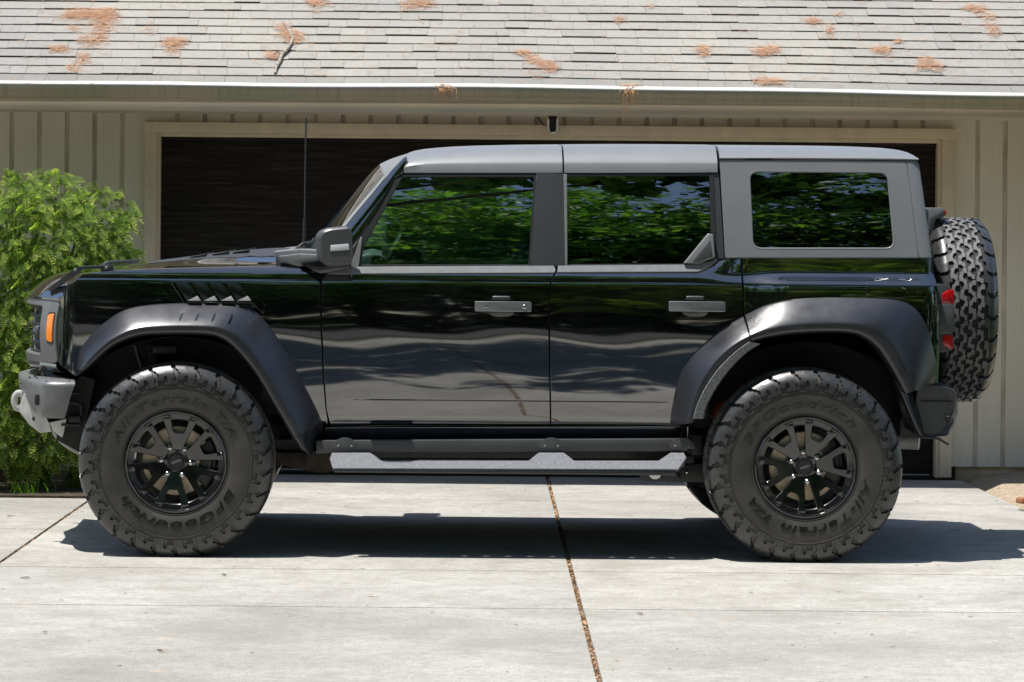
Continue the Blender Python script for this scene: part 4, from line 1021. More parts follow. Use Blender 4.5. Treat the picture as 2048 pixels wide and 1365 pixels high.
for px, py in ((68, 838), (84, 858)): mb = MB(); mb.sphere(P(px, py, .47), .011, (1, .4, 1), 10); mb.build('bolt', mats['seal'], sk)
for Yh in (.62, 2*YC-.62):
    c = P(38, 802, .62); rows = []
    for k in range(28):
        a = 2*pi*k/28; cx, cz_ = c.x+.028*cos(a)*.85, c.z+.048*sin(a)*.8
        rows.append([(cx+.017*cos(b)*cos(a), Yh+.015*sin(b), cz_+.017*cos(b)*sin(a)) for b in [2*pi*j/10 for j in range(10)]])
    mb = MB(); mb.grid(rows, close_u=True, close_v=True); mb.prism([(c.x-.01, Yh-.013, c.z-.03), (c.x+.05, Yh-.013, c.z+.02), (c.x+.09, Yh-.013, c.z-.02), (c.x+.03, Yh-.013, c.z-.07)], (0, .026, 0), .004); mb.build('tow_hook', mats['skid'], suv)
mb = MB()
mb.prism([P(150, 748, .30), P(118, 730, .30), P(135, 770, .30), P(112, 880, .34), P(160, 905, .34), P(190, 760, .3)], (0, 1.55, 0)); mb.build('radiator_support', mats['under'], suv)
mb = MB(); mb.tube([P(128, 806, .27), P(150, 806, .27), P(162, 812, .27), P(163, 832, .27)], .007, 6); mb.box(P(143, 850, .27), (.10, .04, .012), .003); mb.box(P(150, 838, .28), (.06, .05, .03), .006); mb.tube([P(125, 790, .28), P(160, 786, .28)], .005, 6); mb.build('bumper_bracket', mats['steel'], suv)

# ---- glasshouse
mb = None
gpan('front_door_frame', [(700, 534), (708, 497), (789, 354), (804, 345), (1076, 345), (1064, 534)], mats['seal'], parent=fd[0], both=False, holes=[([(719, 531), (728, 490), (800, 361), (806, 353), (1069, 353), (1058, 531)], .012)], lip=.003)
gpan('front_window', [(716, 533), (726, 488), (799, 357), (806, 350), (1072, 350), (1060, 533)], mats['glass'], off=.010, parent=fd[0], both=False, rim=.003, lip=.001)
gpan('sail_panel', [(700, 534), (712, 505), (722, 474), (724, 476), (717, 532)], mats['trim'], off=-.006, parent=fd[0], both=False)
gpan('b_pillar', [(1074, 348), (1126, 348), (1131, 531), (1062, 531)], mats['pillar'], off=-.004, both=True)
gpan('rear_door_frame', [(1128, 346), (1427, 344), (1432, 516), (1424, 521), (1396, 532), (1131, 533)], mats['seal'], parent=rd[0], both=False, holes=[([(1133, 352), (1420, 350), (1424, 520), (1396, 529), (1134, 530)], .008)], lip=.003)
gpan('rear_window', [(1131, 350), (1422, 348), (1427, 521), (1396, 531), (1132, 532)], mats['dark_glass'], off=.010, parent=rd[0], both=False, rim=.003, lip=.001)
gpan('window_strip', [(1128, 349), (1133, 349), (1134, 531), (1131, 531)], mats['trim'], off=-.006, parent=rd[0], both=False)
mb = MB(); wq_ = [P(1367, 527, .2), P(1417, 467, .2), P(1427, 470, .2), (P(1430, 516, .2)), P(1410, 522, .2), P(1400, 528, .2)]
mb.prism([(p.x, ygreen(0, p.z)-.022, p.z) for p in wq_], (0, .03, 0), .006, 3); wd_ = mb.build('corner_wedge', mats['roof'], rd[0])
mb = MB(); wq_ = [P(1384, 524, .2), P(1421, 480, .2), P(1425, 513, .2), P(1408, 519, .2), P(1398, 524, .2)]
mb.prism([(p.x, ygreen(0, p.z)-.0245, p.z) for p in wq_], (0, .01, 0), .002); mb.build('wedge_inset', mats['bumper'], wd_)
gpan('c_pillar_seal', [(1426, 346), (1437, 346), (1448, 517), (1434, 517)], mats['pillar'], off=.004, both=True)
mirwin = [('far_front_window', [(716, 533), (726, 488), (799, 357), (806, 350), (1072, 350), (1060, 533)], 'glass'), ('far_rear_window', [(1131, 350), (1422, 348), (1427, 521), (1396, 531), (1132, 532)], 'dark_glass')]
for nm_, pts, mt in mirwin:
    uv = [(p[0], p[1]) for p in side_uv(pts, ygreen)]; panel('side_window', uv, SG(.01), mats[mt], suv, mirror=True, rim=.003, lip=.001)
hp = gpan('hardtop_side', [(1441, 321), (1640, 321), (1809, 323), (1813, 330), (1836, 515), (1452, 515)], mats['roof'], both=True, holes=[([(1499, 343), (1775, 345), (1789, 497), (1506, 497)], .045)], rnd_=.004, lip=.004)
gpan('quarter_window', [(1497, 341), (1777, 343), (1791, 499), (1504, 499)], mats['dark_glass'], off=.008, parent=hp[0], both=False, rnd_=.045, rim=.003, lip=.001)
q_ = [(1497, 341.5), (1776.5, 343), (1791, 498.7), (1504, 498.7)]
gpan('window_gasket', q_, mats['trim'], off=-.001, parent=hp[0], both=False, rnd_=.05, holes=[([(1499, 343), (1775, 345), (1789, 497), (1506, 497)], .045)], lip=.0015, rim=.004)
def SR_(u, v):
    xx = P(1824, 330, .3).x+(P(1850, 515, .22).x-P(1824, 330, .3).x)*((v-P(1824, 330, .3).z)/(P(1850, 515, .22).z-P(1824, 330, .3).z))
    d = u-xx+.01
    return (u, ygreen(u, v)+(6*d*d if d > 0 else 0), v)
for mi_ in (False, True):
    panel('rear_pillar', [(p[0], p[1]) for p in side_uv([(1812, 323), (1834, 322), (1839, 330), (1864, 515), (1839, 515), (1816, 330)], ygreen)], SR_, mats['roof'], suv, mirror=mi_, du=.012, lip=.004)
# belt mouldings
def SBelt(u, v): return (u, .176+.55*(v-1.385), v)
for nm_, pts, par in (('belt_moulding', [(656, 547), (661, 540), (716, 534), (1107, 532), (1111, 540), (1108, 545)], fd[0]), ('belt_moulding', [(1115, 544), (1117, 532), (1366, 530), (1400, 528), (1429, 517), (1436, 520), (1414, 536), (1395, 543)], rd[0])):
    panel(nm_, [(p[0], p[1]) for p in side_uv(pts, lambda x, z: SBelt(x, z)[1])], SBelt, mats['trim'], par, lip=.002)
# A pillar: a rounded post along the windscreen edge
A0, A1 = P(664, 512, .23), P(806, 328, .31)
ad = Vector((A1.x-A0.x, 0, A1.z-A0.z)).normalized(); an = Vector((ad.z, 0, -ad.x))
def SA(u, v):
    e = (u-A0.x)*an.x+(v-A0.z)*an.z-.022
    return (u, ygreen(u, v)-.006+7.5*e*e, v)
for mi_ in (False, True):
    panel('a_pillar', [(p[0], p[1]) for p in side_uv([(640, 535), (650, 508), (692, 452), (752, 381), (800, 324), (809, 315), (812, 318), (805, 345), (789, 354), (707, 498), (700, 535)], ygreen)], SA, mats['paint'], suv, mirror=mi_, du=.02, dv=.02, lip=.003)
# windscreen and its header
cen = [(618, 494), (690, 405), (745, 341), (776, 321), (818, 307)]; sid = [(652, 507), (702, 440), (757, 374), (785, 338), (811, 313)]
cenw = [P(a, b, YC) for a, b in cen]; sidw = [P(a, b, .25) for a, b in sid]
def pw(ps, t):
    c = catmull_at(ps, t); return c
def catmull_at(pts, t):
    m_ = len(pts); t = max(0, min(1, t))*(m_-1); i = min(int(t), m_-2); u = t-i
    p0, p1, p2, p3 = pts[max(i-1, 0)], pts[i], pts[i+1], pts[min(i+2, m_-1)]
    return .5*((2*p1)+(p2-p0)*u+(2*p0-5*p1+4*p2-p3)*u*u+(3*p1-p0-3*p2+p3)*u**3)
def SW(u, v):
    d = abs(u-YC); f = min(1.1, (d/.86)**2); a = catmull_at(cenw, v); b = catmull_at(sidw, v)
    inn = .055*v
    yy = YC+(u-YC)*(1-.14*v)
    return (a.x+(b.x-a.x)*f, yy, a.z+(b.z-a.z)*f)
panel('windscreen', [(YC-.835, .0), (YC-.835, .60), (YC+.835, .60), (YC+.835, 0)], SW, mats['screen_glass'], suv, flip=True, du=.06, dv=.05, rim=.004, lip=.001)
panel('windscreen_header', [(YC-.86, .605), (YC-.86, 1.), (YC+.86, 1.), (YC+.86, .605)], SW, mats['roof'], suv, flip=True, du=.06, dv=.05, rim=.02, lip=.002)
m = Mat('screen_border', (.2, .21, .2), .35); m.vary(12, .2); 
panel('windscreen_border', [(YC-.86, .0), (YC-.86, .60), (YC-.80, .60), (YC-.80, 0)], lambda u, v: tuple(Vector(SW(u, v))+Vector((-.003, -.001, .003))), m.m, suv, flip=True, du=.02, dv=.05, rim=.003, lip=.001)
# roof panels
def roofp(name, st, nose=False):
    rows = []
    for px, lo, si, tp in st:
        zl, zs_, zt_ = P(px, lo, .3).z, P(px, si, .31).z, P(px, tp, .5).z
        x = px2x(px, .32)
        h = [(ygreen(x, zl)+.02, zl-.004), (ygreen(x, zl)-.004, zl), (ygreen(x, zs_)-.007, zs_)]
        y0 = ygreen(x, zs_)-.004
        h += [(y0+.17*(t**1.1), zs_+.004+(zt_-zs_-.004)*(1-(1-t)**2.1)) for t in (.04, .1, .18, .27, .37, .48, .6, .74, .87, 1.)]
        h += [(y0+.17+(YC-y0-.17)*t, zt_+.016*(1-(1-t)**2)) for t in (.3, .65, 1.)]
        full = [(x, y, z) for y, z in h]+[(x, 2*YC-y, z) for y, z in h[-2::-1]]
        rows.append(full)
    mb = MB(); 
    inner = [[(x, YC+(y-YC)*.985, z-.02) for x, y, z in rows[0]]]; innr = [[(x, YC+(y-YC)*.985, z-.02) for x, y, z in rows[-1]]]
    mb.grid(inner+rows+innr)
    return mb.build(name, mats['roof'], suv, sharp=32)
roofp('front_roof_panel', [(807, 346, 338, 319), (811, 346, 334, 313), (818, 346, 332, 309), (830, 346, 331, 305), (850, 346, 330.5, 301.5), (875, 346, 330, 299), (910, 346, 329.6, 296.5), (960, 346, 329.4, 294.5), (1040, 346, 329, 292.8), (1123.5, 346, 329, 292)])
roofp('middle_roof_panel', [(1127, 346, 329, 292), (1180, 346, 329, 291.5), (1240, 346, 329, 291.3), (1320, 345.5, 329, 291.5), (1380, 345.5, 329, 292), (1433, 345, 329, 292.5)])
roofp('rear_roof_panel', [(1437.5, 318.5, 316, 293), (1500, 318.5, 316, 293.3), (1560, 318.5, 316, 293.8), (1640, 319, 316.5, 294.5), (1720, 319.5, 317, 296), (1780, 320, 317.5, 298.5), (1805, 320, 318, 301), (1820, 320, 318.5, 305), (1830, 320, 319, 310), (1835, 320.5, 319.5, 315)])
mb = MB()
for a, b in ((1490, 1544), (1710, 1764)):
    p, q = P(a, 317.5, .3), P(b, 318, .3); mb.box(((p.x+q.x)/2, ygreen(0, p.z)+.001, p.z), (q.x-p.x, .012, .007), .002)
mb.build('roof_catch', mats['seal'], suv)
mb = MB()
for px in (1125.2, 1435): x = px2x(px, .33); mb.tube([(x, YC+(y-YC)*.985, z-.013) for y, z in [(.315, 1.885), (.32, 1.93), (.36, 1.965), (.5, 1.985), (YC, 2.0), (2*YC-.5, 1.985), (2*YC-.36, 1.965), (2*YC-.315, 1.885)]], .010, 6)
mb.build('roof_seam_seal', mats['seal'], suv)
mb = MB(); mb.box(((px2x(806, .3)+px2x(1436, .3))/2, .318, P(1100, 347.5, .3).z), (px2x(1436, .3)-px2x(806, .3), .03, .016), .003); mb.build('gutter_seal', mats['seal'], suv)

# ---- handles, mirror
for px0, par, lock in ((950, fd[0], True), (1338, rd[0], False)):
    a, b = P(px0, 603, .15), P(px0+113, 624, .15); yb = ybody((a.x+b.x)/2, (a.z+b.z)/2)
    mb = MB(); cxh, czh = (a.x+b.x)/2-.008, (a.z+b.z)/2-.004; mb.prism([(cxh+.068*abs(cos(q))**.6*(1 if cos(q) > 0 else -1), yb-.003, czh+.047*abs(sin(q))**.8*(1 if sin(q) > 0 else -1)) for q in [2*pi*(k+.5)/28 for k in range(28)]], (0, .012, 0), .002); pk = mb.build('handle_pocket', mats['rim'], par)
    mb = MB(); mb.prism([(a.x, yb-.030, a.z), (b.x-.008, yb-.030, a.z), (b.x, yb-.022, a.z-.006), (b.x, yb-.022, b.z+.004), (b.x-.006, yb-.03, b.z), (a.x, yb-.030, b.z)], (0, .022, 0), .006, 3)
    for x in (a.x+.03, b.x-.03): mb.box((x, yb-.005, (a.z+b.z)/2), (.03, .02, .03), .004)
    hd = mb.build('door_handle', mats['trim'], par)
    mb = MB(); mb.box(((a.x+b.x)/2-.01, yb-.004, a.z+.016), (.09, .022, .022), .0095, 3); mb.build('handle_paddle', mats['pillar'], par)
    mb = MB()
    if lock: mb.lathe([(0, -.0325), (.008, -.0325), (.011, -.030)], 16, (b.x-.035, yb, (a.z+b.z)/2)); mb.box((a.x+.055, yb-.031, (a.z+b.z)/2), (.014, .004, .014), .002)
    if lock: mb.build('lock_cylinder', mats['chrome'], hd)
def mirror_part(side):
    mb = MB(); fl2 = (lambda y: y) if side == 0 else (lambda y: 2*YC-y)
    out = [(632, 474), (640, 462), (655, 456), (696, 452), (703, 459), (706, 518), (701, 531), (655, 534), (636, 520)]
    o3 = rounded([(P(a, b, .0).x, P(a, b, .0).z) for a, b in out], .012, 3)
    rows = []
    for Y, sc, dx in ((-.020, .86, .012), (-.012, .95, .006), (.0, 1., 0), (.06, 1., -.004), (.14, .98, -.01), (.165, .93, -.012), (.172, .8, -.012)):
        cx_ = sum(p[0] for p in o3)/len(o3); cz2 = sum(p[1] for p in o3)/len(o3)
        rows.append([(cx_+(p[0]-cx_)*sc+dx, fl2(Y), cz2+(p[1]-cz2)*sc) for p in o3])
    mb.grid(rows, close_u=True); b = len(mb.v)
    mb.v += rows[0]; mb.f.append(list(range(b, b+len(o3)))); mb.mi.append(0); b = len(mb.v); mb.v += rows[-1]; mb.f.append(list(range(b, b+len(o3)))); mb.mi.append(0)
    mr = mb.build('side_mirror', mats['bumper'], suv, sharp=40)
    mb = MB(); mb.prism([(p.x, fl2(.165), p.z) for p in (P(600, 528, .165), P(640, 520, .165), P(700, 520, .165), P(704, 534, .165), P(655, 546, .165), P(640, 548, .165))], (0, .07 if side == 0 else -.07, 0), .006); mb.build('mirror_foot', mats['rim'], mr)
    a = [P(661, 491, -.02), P(697, 488, -.02), P(699, 500, -.02), P(661, 503, -.02)]
    mb = MB(); mb.prism([(p.x, fl2(-.023), p.z) for p in a], (0, .02 if side == 0 else -.02, 0), .003); mb.build('turn_signal', mats['lens'], mr)
    mb = MB(); x = P(704, 490, .08).x; mb.box((x-.004, fl2(.07), P(704, 492, .08).z), (.006, .15, .14), .003); mb.build('mirror_glass', mats['chrome'], mr)
mirror_part(0); mirror_part(1)
# cowl, wiper, antenna
mb = MB(); mb.prism([P(546, 504, .30), P(600, 499, .30), P(652, 502, .30), P(662, 520, .3), P(640, 533, .3), P(598, 534, .3), P(560, 526, .3)], (0, 1.58, 0), .006); mb.prism([P(556, 513, .19), P(600, 508, .19), P(636, 510, .19), P(640, 528, .19), P(598, 533, .19), P(580, 529, .19)], (0, .14, 0), .006); mb.build('cowl', mats['trim'], suv)
mb = MB(); mb.tube([P(584, 506, .62), P(606, 488, .62), P(622, 484, .66)], [.012, .009, .006], 6); mb.tube([P(598, 497, .6), P(618, 492, .72), P(628, 478, 1.0)], .007, 6); mb.box(P(603, 500, .62), (.05, .06, .03), .008); mb.box(P(616, 491, .64), (.03, .05, .03), .006); mb.tube([P(548, 502, .8), P(590, 503, .66)], .006, 6); mb.build('wiper', mats['seal'], suv)
mb = MB(); mb.tube([P(470, 516, .5), P(500, 512, .5), P(520, 514, .5), P(548, 512, .5)], .004, 5); mb.build('washer_hose', mats['seal'], suv)
mb = MB(); mb.tube([P(608, 505, 1.93), P(609, 440, 1.93), P(609.5, 432, 1.93), P(610.5, 330, 1.93), P(612, 236, 1.93)], [.011, .0085, .0045, .0042, .0036], 8)
for i in range(46): t = i/45; p = P(609.5, 430, 1.93).lerp(P(612, 240, 1.93), t); mb.lathe([(.0042, -.003), (.0058, 0), (.0042, .003)], 8, (p.x, p.y, p.z), axis='Z')
mb.build('antenna', mats['seal'], suv)

# ---- rear
for sd in (0, 1):
    f2 = (lambda p: (p.x, p.y if sd == 0 else 2*YC-p.y, p.z)); dy = 1 if sd == 0 else -1
    mb = MB(); mb.prism([f2(P(a, b, .20)) for a, b in ((1868, 576), (1876, 568), (1892, 570), (1904, 578), (1906, 700), (1880, 706), (1869, 700))], (0, .2*dy, 0), .006); tl = mb.build('tail_light', mats['pillar'], suv)
    mb = MB(); mb.prism([f2(P(a, b, .185)) for a, b in ((1870, 608), (1903, 608), (1909, 616), (1909, 660), (1902, 669), (1870, 669))], (0, .2*dy, 0), .006); mb.build('light_cover', mats['bumper'], tl)
    for q in (((1884, 589), (1896, 580), (1908, 579), (1909, 608), (1884, 608)), ((1885, 671), (1906, 670), (1907, 698), (1898, 698), (1886, 690))):
        mb = MB(); mb.prism([f2(P(a, b, .194)) for a, b in q], (0, .19*dy, 0), .006); mb.build('lens', mats['red'], tl)
mb = MB(); rb = [(1835, 776), (1860, 772), (1888, 773), (1908, 780), (1914, 790), (1915, 826), (1907, 852), (1896, 872), (1858, 875), (1822, 863)]
o3 = rounded([(P(a, b, .14).x, P(a, b, .14).z) for a, b in rb], .01, 3); rows = []
for Y, dx in ((.16, -.03), (.145, -.012), (.135, -.004), (.14, 0), (.20, .006), (.4, .03), (YC, .06), (2*YC-.4, .03), (2*YC-.2, .006), (2*YC-.14, 0), (2*YC-.135, -.004), (2*YC-.145, -.012), (2*YC-.16, -.03)):
    e = .93 if Y in (.16, 2*YC-.16) else (.98 if Y in (.145, 2*YC-.145) else 1)
    cx_, cz2 = sum(p[0] for p in o3)/len(o3), sum(p[1] for p in o3)/len(o3)
    rows.append([(cx_+(p[0]-cx_)*e+dx*max(0, min(1, (p[0]-P(1850, 800, .14).x)/.12)), Y, cz2+(p[1]-cz2)*e) for p in o3])
mb.grid(rows, close_u=True)
for r_ in (rows[0], rows[-1]): b = len(mb.v); mb.v += r_; mb.f.append(list(range(b, b+len(r_)))); mb.mi.append(0)
rbm = mb.build('rear_bumper', mats['bumper'], suv, sharp=38)
mb = MB(); p, q = P(1846, 804, .13), P(1914, 803, .13); mb.box(((p.x+q.x)/2, YC, p.z), (q.x-p.x+.01, 2*YC-.30, .006), .002)
p = P(1903, 840, .14); mb.lathe([(.0, -.006), (.009, -.006), (.013, .0)], 14, (p.x-.012, .143, p.z)); mb.lathe([(.017, .0), (.020, -.004), (.017, -.006)], 14, (p.x-.012, .143, p.z)); mb.build('bumper_groove', mats['seal'], rbm)
mb = MB(); mb.box(((px2x(1838, .3)+px2x(1866, .3))/2-.03, YC, 1.25), (.10, 1.55, .95), .02); mb.build('tailgate', mats['paint'], suv)
mb = MB(); mb.prism([P(a, b, .92) for a, b in ((1852, 416), (1886, 416), (1890, 424), (1886, 434), (1872, 439), (1866, 462), (1858, 470), (1852, 440))], (0, .36, 0), .004); bl = mb.build('high_brake_light', mats['trim'], suv)
mb = MB(); mb.prism([P(a, b, .93) for a, b in ((1885, 418), (1892, 420), (1893, 428), (1887, 435), (1884, 432))], (0, .34, 0), .003); mb.build('lens', mats['red'], bl)
mb = MB(); mb.tube([P(1770, 885, .62), P(1812, 884, .60), P(1838, 886, .58)], [.038, .038, .036], 14); mb.build('exhaust_pipe', mats['skid'], suv)
mb = MB(); mb.tube(catmull([P(1815, 873, .3), P(1856, 876, .3), P(1876, 878, .3), P(1897, 890, .3)], 10), .006, 6); mb.build('tow_hook', mats['steel'], suv)
mb = MB(); mb.prism([P(1800, 840, .35), P(1824, 800, .35), P(1855, 860, .35), P(1850, 876, .35), P(1800, 872, .35)], (0, 1.5, 0), .005); mb.build('bumper_beam', mats['steel'], suv)

# ---- sills, steps
mb = MB(); mb.prism([P(632, 882, .15), P(1377, 878, .15), P(1379, 890, .15), P(1374, 903, .15), P(660, 907, .15), P(632, 908, .15)], (0, .14, 0), .006); mb.mirrored().build('rock_rail', mats['bumper'], suv); rail = mb.build('rock_rail', mats['bumper'], suv)
for px in (690, 1103, 1364):
    c = P(px, 898, .146); mb = MB()
    mb.prism([(c.x+.062*cos(a), .146, c.z+.055*sin(a)) for a in [pi*k/14 for k in range(15)]], (0, .006, 0), .001); br_ = mb.build('step_bracket', mats['bumper'], rail)
    for dx in (-.032, .032): mb = MB(); mb.sphere((c.x+dx, .145, c.z+.012), .006, (1, .5, 1), 8); mb.build('bolt', mats['trim'], br_)
zs0 = P(1000, 938, .05).z
def SS(u, v): return (u, .055+.85*(v-zs0), v)
st_o = [(666, 936), (661, 917), (665, 906), (740, 906), (764, 922), (1058, 922), (1078, 906), (1127, 906), (1148, 922), (1318, 922), (1342, 906), (1367, 906), (1372, 915), (1356, 938)]
uv = [(p[0], p[1]) for p in side_uv(st_o, lambda x, z: SS(x, z)[1])]
stp = panel('side_step', uv, SS, mats['step'], suv, du=.1, dv=.02, lip=.004, rim=.012)
panel('side_step', uv, SS, mats['step'], suv, du=.1, dv=.02, lip=.004, rim=.012, mirror=True)
mb = MB(); p, q = P(668, 939, .05), P(1352, 940, .05); mb.box(((p.x+q.x)/2, .075, p.z-.008), (q.x-p.x, .045, .018), .006, rot=Matrix.Rotation(0, 3, 'Y')); mb.build('step_lip', mats['plastic'], stp)
zpl = P(900, 921, .12).z
sl_ = []
for i in range(13): x = P(778+22*i, 920, .15).x; sl_.append(rounded([(x, .145+.02*(i % 2)), (x+.034, .145+.02*(i % 2)), (x+.034, .157+.02*(i % 2)), (x, .157+.02*(i % 2))], .006, 2))
for i in range(8): x = P(1162+20*i, 920, .15).x; sl_.append(rounded([(x, .145+.02*(i % 2)), (x+.034, .145+.02*(i % 2)), (x+.034, .157+.02*(i % 2)), (x, .157+.02*(i % 2))], .006, 2))
panel('step_tread', [(P(700, 920, .15).x, .0955), (P(1350, 920, .15).x, .0955), (P(1350, 920, .15).x, .20), (P(700, 920, .15).x, .20)], lambda u, v: (u, v, zpl), mats['plastic'], stp, holes=[[(p[0], p[1]) for p in h] for h in sl_], rim=.006, lip=.001, du=.2)
mb = MB()
for px in (690, 1103, 1360): a, b = P(px, 898, .2), P(px, 928, .12); mb.tube([(a.x, .26, a.z), (b.x, .10, b.z)], .022, 8)
mb.build('step_arm', mats['bumper'], stp)

# ---- what shows underneath and behind
mb = MB()
mb.box((.55, YC, .83), (2.0, 1.70, .30)); mb.box((2.1, YC, 1.25), (1.0, 1.72, .20)); mb.box((-1.0, YC, .98), (1.25, 1.20, .62)); mb.box((2.1, YC, .95), (1.1, 1.10, .5))
mb.box((-.5, YC, 1.05), (.3, 1.66, .6))
mb.box((.5, .245, 1.08), (1.9, .03, .58)); mb.box((.5, 2*YC-.245, 1.08), (1.9, .03, .58)); mb.box((2.0, .245, 1.32), (1.2, .03, .24)); mb.box((2.0, 2*YC-.245, 1.32), (1.2, .03, .24))
mb.build('floor_pan', mats['under'], suv, smooth=False)
for cx_, nm_, tilt in ((px2x(362, .3), 'front', 0), (px2x(1612, .3), 'rear', 0)):
    for sd in (0, 1):
        rows = []
        for k in range(25):
            a = radians((-8+166*k/24) if nm_ == 'front' else (28+164*k/24)); r = .615
            ys = (.16, .30, .55, .80) if sd == 0 else (2*YC-.16, 2*YC-.30, 2*YC-.55, 2*YC-.80)
            rows.append([(cx_+r*cos(a)*1.02, y, .50+r*sin(a)*.92) for y in ys])
        mb = MB(); mb.grid(rows); mb.build('wheel_well_liner', mats['under'], suv)
mb = MB()
for y in (.62, 2*YC-.62): mb.prism([P(150, 800, .6), P(560, 880, .6), P(1380, 880, .6), P(1500, 800, .6), P(1800, 800, .6), P(1800, 830, .6), P(1520, 840, .6), P(1400, 918, .6), P(560, 915, .6), P(150, 835, .6)], (0, .09, 0)) if y < 1 else mb.prism([(p.x, y, p.z) for p in (P(150, 800, .6), P(560, 880, .6), P(1380, 880, .6), P(1500, 800, .6), P(1800, 800, .6), P(1800, 830, .6), P(1520, 840, .6), P(1400, 918, .6), P(560, 915, .6), P(150, 835, .6))], (0, .09, 0))
mb.build('ladder_frame', mats['steel'], suv)
mb = MB(); mb.prism([P(545, 905, .55), P(660, 905, .55), P(725, 925, .55), P(690, 942, .55), P(640, 947, .55), P(580, 935, .55), P(550, 925, .55)], (0, 1.1, 0), .008)
m = Mat('muddy_skid', (.055, .04, .03), .8); m.vary(10, .5); mb.build('transmission_skid', m.m, suv)
mb = MB(); mb.prism([P(1266, 936, .40), P(1300, 933, .40), P(1400, 928, .40), P(1440, 930, .40), P(1440, 962, .40), P(1410, 966, .40), P(1295, 963, .40), P(1285, 960, .4)], (0, .07, 0), .006); ta = mb.build('trailing_arm', mats['steel'], suv)
mb = MB(); c = P(1310, 946, .39); mb.lathe([(0, -.018), (.012, -.018), (.014, -.012), (.014, -.006), (.032, -.006), (.034, .004)], 20, c); mb.sphere(P(1374, 945, .395), .009, (1, .5, 1), 8); mb.build('bush_bolt', mats['chrome'], ta)
mb = MB(); mb.box(P(1378, 918, .42), (.05, .06, .04), .004); mb.tube([P(1340, 915, .5), P(1420, 912, .5)], .045, 10); mb.tube([P(1375, 868, .33), P(1380, 905, .36)], .02, 8); mb.box(P(1392, 890, .36), (.055, .05, .10), .006); mb.build('suspension_link', mats['steel'], suv)
for s in (0, 1):
    mb = MB(); yy = .66 if s == 0 else 2*YC-.66
    a, b = P(1450, 846, .45), P(1492, 730, .45)
    n = 90; hx = []
    for k in range(n): t = k/(n-1); c = a.lerp(b, t); hx.append((c.x+.05*cos(t*2*pi*6), yy+.05*sin(t*2*pi*6), c.z))
    mb.tube(hx, .011, 6)
    mb.build('coil_spring', mats['orange'], suv)
mb = MB(); mb.tube([P(1432, 840, .40), P(1440, 812, .40), P(1470, 802, .40), P(1486, 770, .40)], [.022, .022, .016, .016], 8)
mb.build('spring_mount', mats['orange'], suv)
mb = MB(); mb.tube([P(1442, 838, .42), P(1450, 805, .42)], .032, 10); mb.build('shock_absorber', mats['caliper'], suv); mb = MB(); mb.tube([P(300, 690, .45), P(318, 760, .45), P(330, 800, .45)], .03, 10); mb.box(P(330, 700, .35), (.12, .06, .04), .01); mb.tube([P(295, 670, .42), P(350, 672, .42)], .018, 8); mb.tube([P(270, 690, .35), P(285, 740, .38)], .012, 8); mb.build('shock_absorber', mats['caliper'], suv)
mb = MB(); mb.tube([(2.0, .40, .458), (2.0, 2*YC-.40, .458)], .05, 12); mb.sphere((2.0, YC, .458), .16, (1, 1, .95), 14); mb.tube([(2.0, YC, .50), (.6, YC, .62), (-.3, YC, .62)], .04, 10); mb.tube([(-1.05, .40, .458), (-1.05, 2*YC-.40, .458)], .035, 10); mb.build('axle', mats['steel'], suv)
# interior
ins_ = tag(empty('x'), None); bpy.data.objects.remove(ins_)
mb = MB(); mb.prism([P(690, 540, .35), P(712, 512, .35), P(742, 505, .35), P(772, 515, .35), P(776, 560, .35), P(690, 560, .35)], (0, 1.48, 0), .02, 3); mb.build('dashboard', mats['interior2'], suv)
c = P(782, 508, .62); rows = []; tl_ = radians(28)
for k in range(36):
    a = 2*pi*k/36; r_ = []
    for j in range(8):
        b = 2*pi*j/8; rr_ = .185+.015*cos(b); dx = .015*sin(b); y, z = rr_*cos(a), rr_*sin(a)
        r_.append((c.x+dx*cos(tl_)+z*sin(tl_), .62+y, c.z+z*cos(tl_)-dx*sin(tl_)))
    rows.append(r_)
mb = MB(); mb.grid(rows, close_u=True, close_v=True); mb.box((c.x-.02, .62, c.z), (.05, .16, .09), .02); mb.build('steering_wheel', mats['interior'], suv)
for x0, ys in ((.62, (.62, 1.56)), (1.55, (.60, 1.09, 1.58))):
    for y in ys:
        mb = MB(); mb.box((x0-.25, y, .98), (.5, .48, .14), .05, 3); mb.box((x0+.04, y, 1.28), (.14, .46, .52), .05, 3, rot=Matrix.Rotation(radians(14), 3, 'Y')); st2 = mb.build('seat', mats['interior'], suv)
        mb = MB(); mb.box((x0+.15, y, 1.62), (.09, .26, .16), .035, 3, rot=Matrix.Rotation(radians(14), 3, 'Y')); mb.build('headrest', mats['interior'], st2)
mb = MB(); a, b = P(822, 470, .45), P(842, 530, .45); mb.tube([(a.x, .95, a.z), (b.x, .95, b.z)], .02, 8); mb.build('grab_handle', mats['interior'], suv)
mb = MB(); mb.box((1.14, YC, 1.912), (1.9, 1.46, .02)); mb.build('headliner', mats['interior'], suv)

